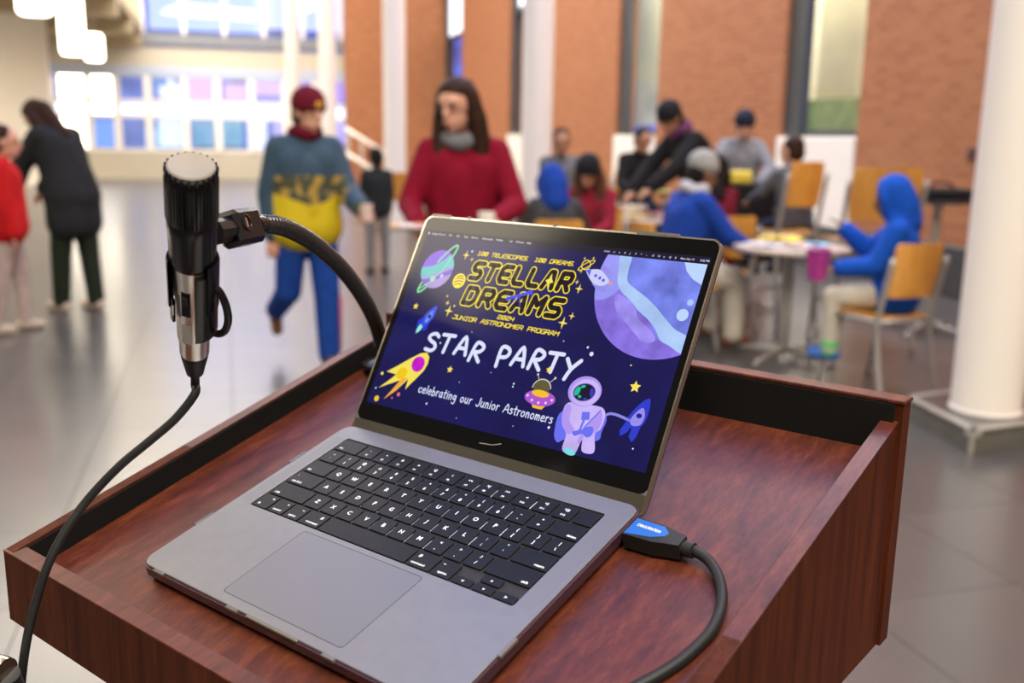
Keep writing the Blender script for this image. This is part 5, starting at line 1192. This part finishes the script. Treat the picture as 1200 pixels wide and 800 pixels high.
# --- seated groups
S_ = ((84, 6, 2), (80, 8, 4))
F_BHOOD = fab('bright blue', (.006, .075, .46)); F_LT = fab('pale stone trousers', (.50, .47, .40)); F_BL2 = fab('deep blue', (.008, .045, .30))
kid, A = person('child in a bright blue hooded coat and pale trousers on the nearest beech chair', Vector((2.21, 5.60, 0)), 66, 1.36, seat=.465, lean=2, head=(14, 4), arms=((26, 6, 82, 2), (46, 8, 132, 14)), legs=((88, 2, 0), (84, 5, 5)),
       skin=M_SKIN3, top=F_BHOOD, toplen=.045, bulk=.008, bottom=F_LT, shoes=mat('blue shoe', (.03, .12, .42), .5), socks=fab('bright green', (.10, .52, .16)), hood=F_BHOOD, vox=.010)
p = wpt(kid, A[0][2]+A[0][3]*.08)
t = empty('magenta_cup', p+Vector((-.045, -.005, -.06)), (0, 0, 0), 'magenta cup in the hand of the blue hooded child', 'cup')
obj('cup', MB().lathe([(.05, 0), (.068, .16), (.063, .165), (.045, .006)], 28), mat('magenta cup print', (.36, .03, .24), .5, noise=(30, .3)), t, auto=50)
obj('cup_lid', MB().lathe([(.07, .16), (.072, .175), (.03, .19)], 28), mat('dark magenta lid', (.22, .02, .16), .4), t, auto=50)
person('child in a grey beanie, blue jacket and pale trousers seated facing right', xy(800, 6.55), -70, 1.60, seat=.465, lean=12, head=(14, 0), arms=((44, 8, 66, 12), (40, 8, 62, 8)), legs=((84, 4, -6), (80, 6, 4)), skin=M_SKIN3, hair=M_HAIRB, bulk=.02,
       top=F_BL2, toplen=.045, bottom=F_LT, shoes=mat('red brown boot', (.14, .045, .03), .7), hat=fab('grey knit', (.30, .31, .30)), scarf=fab('pale scarf', (.48, .50, .52)))
person('child in a blue collared dark grey coat on a chair with their back turned', xy(652, 6.85), 4, 1.36, seat=.465, lean=4, head=(20, 15), arms=((30, 24, 60, 20), (30, 24, 60, 20)), legs=S_, top=fab('dark grey coat', (.045, .048, .052)), toplen=.05,
       bottom=F_BL2, shoes=M_RUB, hood=F_BL2, skin=M_SKIN2)
person('person in a grey patterned sweater with dark hair beside the middle column', xy(657, 8.7), 205, 1.46, head=(18, -20), top=fab('grey sweater', (.12, .13, .15), .4), bottom=F_BL2, shoes=M_RUB, hair=M_HAIR, skin=M_SKIN2, arms=((20, 8, 70, 20), (20, 8, 60, 20)))
chair('beech chair under the person in the dark hat and red top', xy(699, 7.7), math.radians(160), wd_=.38)
person('person in a dark beanie and red top with long brown hair', xy(697, 7.65), 160, 1.52, seat=.465, lean=8, head=(26, 0), arms=((30, 8, 70, 20), (30, 8, 70, 20)), legs=S_, top=fab('deep red', (.22, .012, .03)), bottom=fab('dark jeans', (.02, .028, .05)),
       hat=fab('black knit', (.012, .014, .018)), hair=mat('auburn hair', (.09, .03, .014), .5), hairlen=.2, skin=M_SKIN2)
chair('bar height beech chair under the person in black with the tray', xy(748, 9.6), math.radians(190), .70, 1.10, .36, .34, 'bar height beech chairs')
blk, A = person('person in black holding a yellow tray, left of the bending figure', xy(748, 9.5), 190, 1.50, seat=.71, lean=6, head=(24, 10), arms=((24, 10, 74, 12), (24, 10, 74, 12)), legs=((80, 5, 5), (80, 5, 10)), top=fab('black sweater', (.012, .012, .014)), bottom=fab('dark jeans', (.02, .028, .05)), shoes=M_RUB, hair=M_HAIRB, skin=M_SKIN2)
p = (wpt(blk, A[0][2]+A[0][3]*.1)+wpt(blk, A[1][2]+A[1][3]*.1))/2
t = tag(obj('food_tray', MB().prism(rrect(-.2, .2, -.12, .12, .04), 0, .02), mat('yellow tray', (.62, .55, .16), .5, noise=(12, .3)), None), 'yellow tray in the hands of the person in black', 'tray'); t.location = p+Vector((0, -.02, .02))
person('tall figure in black bending left with a purple scarf', xy(834, 8.7), 112, 1.82, lean=34, head=(34, 10), arms=((42, 10, 52, 8), (40, 8, 44, 8)), top=fab('black sweater', (.012, .012, .014)), toplen=.05, bottom=fab('black trousers', (.014, .014, .016)), shoes=M_RUB,
       hat=fab('black knit', (.012, .014, .018)), scarf=fab('plum', (.10, .03, .085)), skin=M_SKIN2)
chair('beech chair under the person in maroon behind the grey beanie child', xy(846, 7.3), math.radians(20), wd_=.38)
person('person in maroon with black hair seen behind the grey beanie child', xy(846, 7.4), 20, 1.58, seat=.465, lean=10, head=(10, -30), arms=((30, 8, 70, 10), (30, 8, 70, 10)), legs=S_, top=F_MAR, bottom=fab('black trousers', (.014, .014, .016)), shoes=M_RUB, hair=M_HAIRB, skin=M_SKIN2, hairlen=.06)
person('man in a light grey sweater and dark cap leaning at the high table', xy(868, 9.8), 176, 1.67, lean=12, head=(22, 0), arms=((34, 22, 58, 30), (34, 22, 58, 30)), top=fab('light grey sweater', (.24, .25, .28)), toplen=.03, bottom=fab('dark jeans', (.02, .028, .05)), shoes=M_RUB, hair=M_HAIRB,
       hat=fab('navy cap', (.018, .022, .04)), skin=M_SKIN)
person('person in a dark grey top with brown hair, back turned on the bar chair', xy(938, 7.45), 20, 1.32, seat=.72, lean=6, head=(6, 20), arms=((44, 16, 70, 10), (30, 10, 70, 10)), legs=((80, 5, 5), (80, 5, 5)), top=fab('slate grey', (.10, .115, .14)), bottom=fab('navy trousers', (.015, .02, .06)), shoes=M_RUB, hair=M_HAIR, skin=M_SKIN)
# bake the fused surfaces
bpy.context.view_layer.update(); dgr = bpy.context.evaluated_depsgraph_get()
new = [(o, bpy.data.meshes.new_from_object(o.evaluated_get(dgr))) for o in BAKE]
for o, me in new:
    old = o.data; o.modifiers.clear(); o.data = me; me.name = o.name
    for pl_ in me.polygons: pl_.use_smooth = True
    bpy.data.meshes.remove(old)
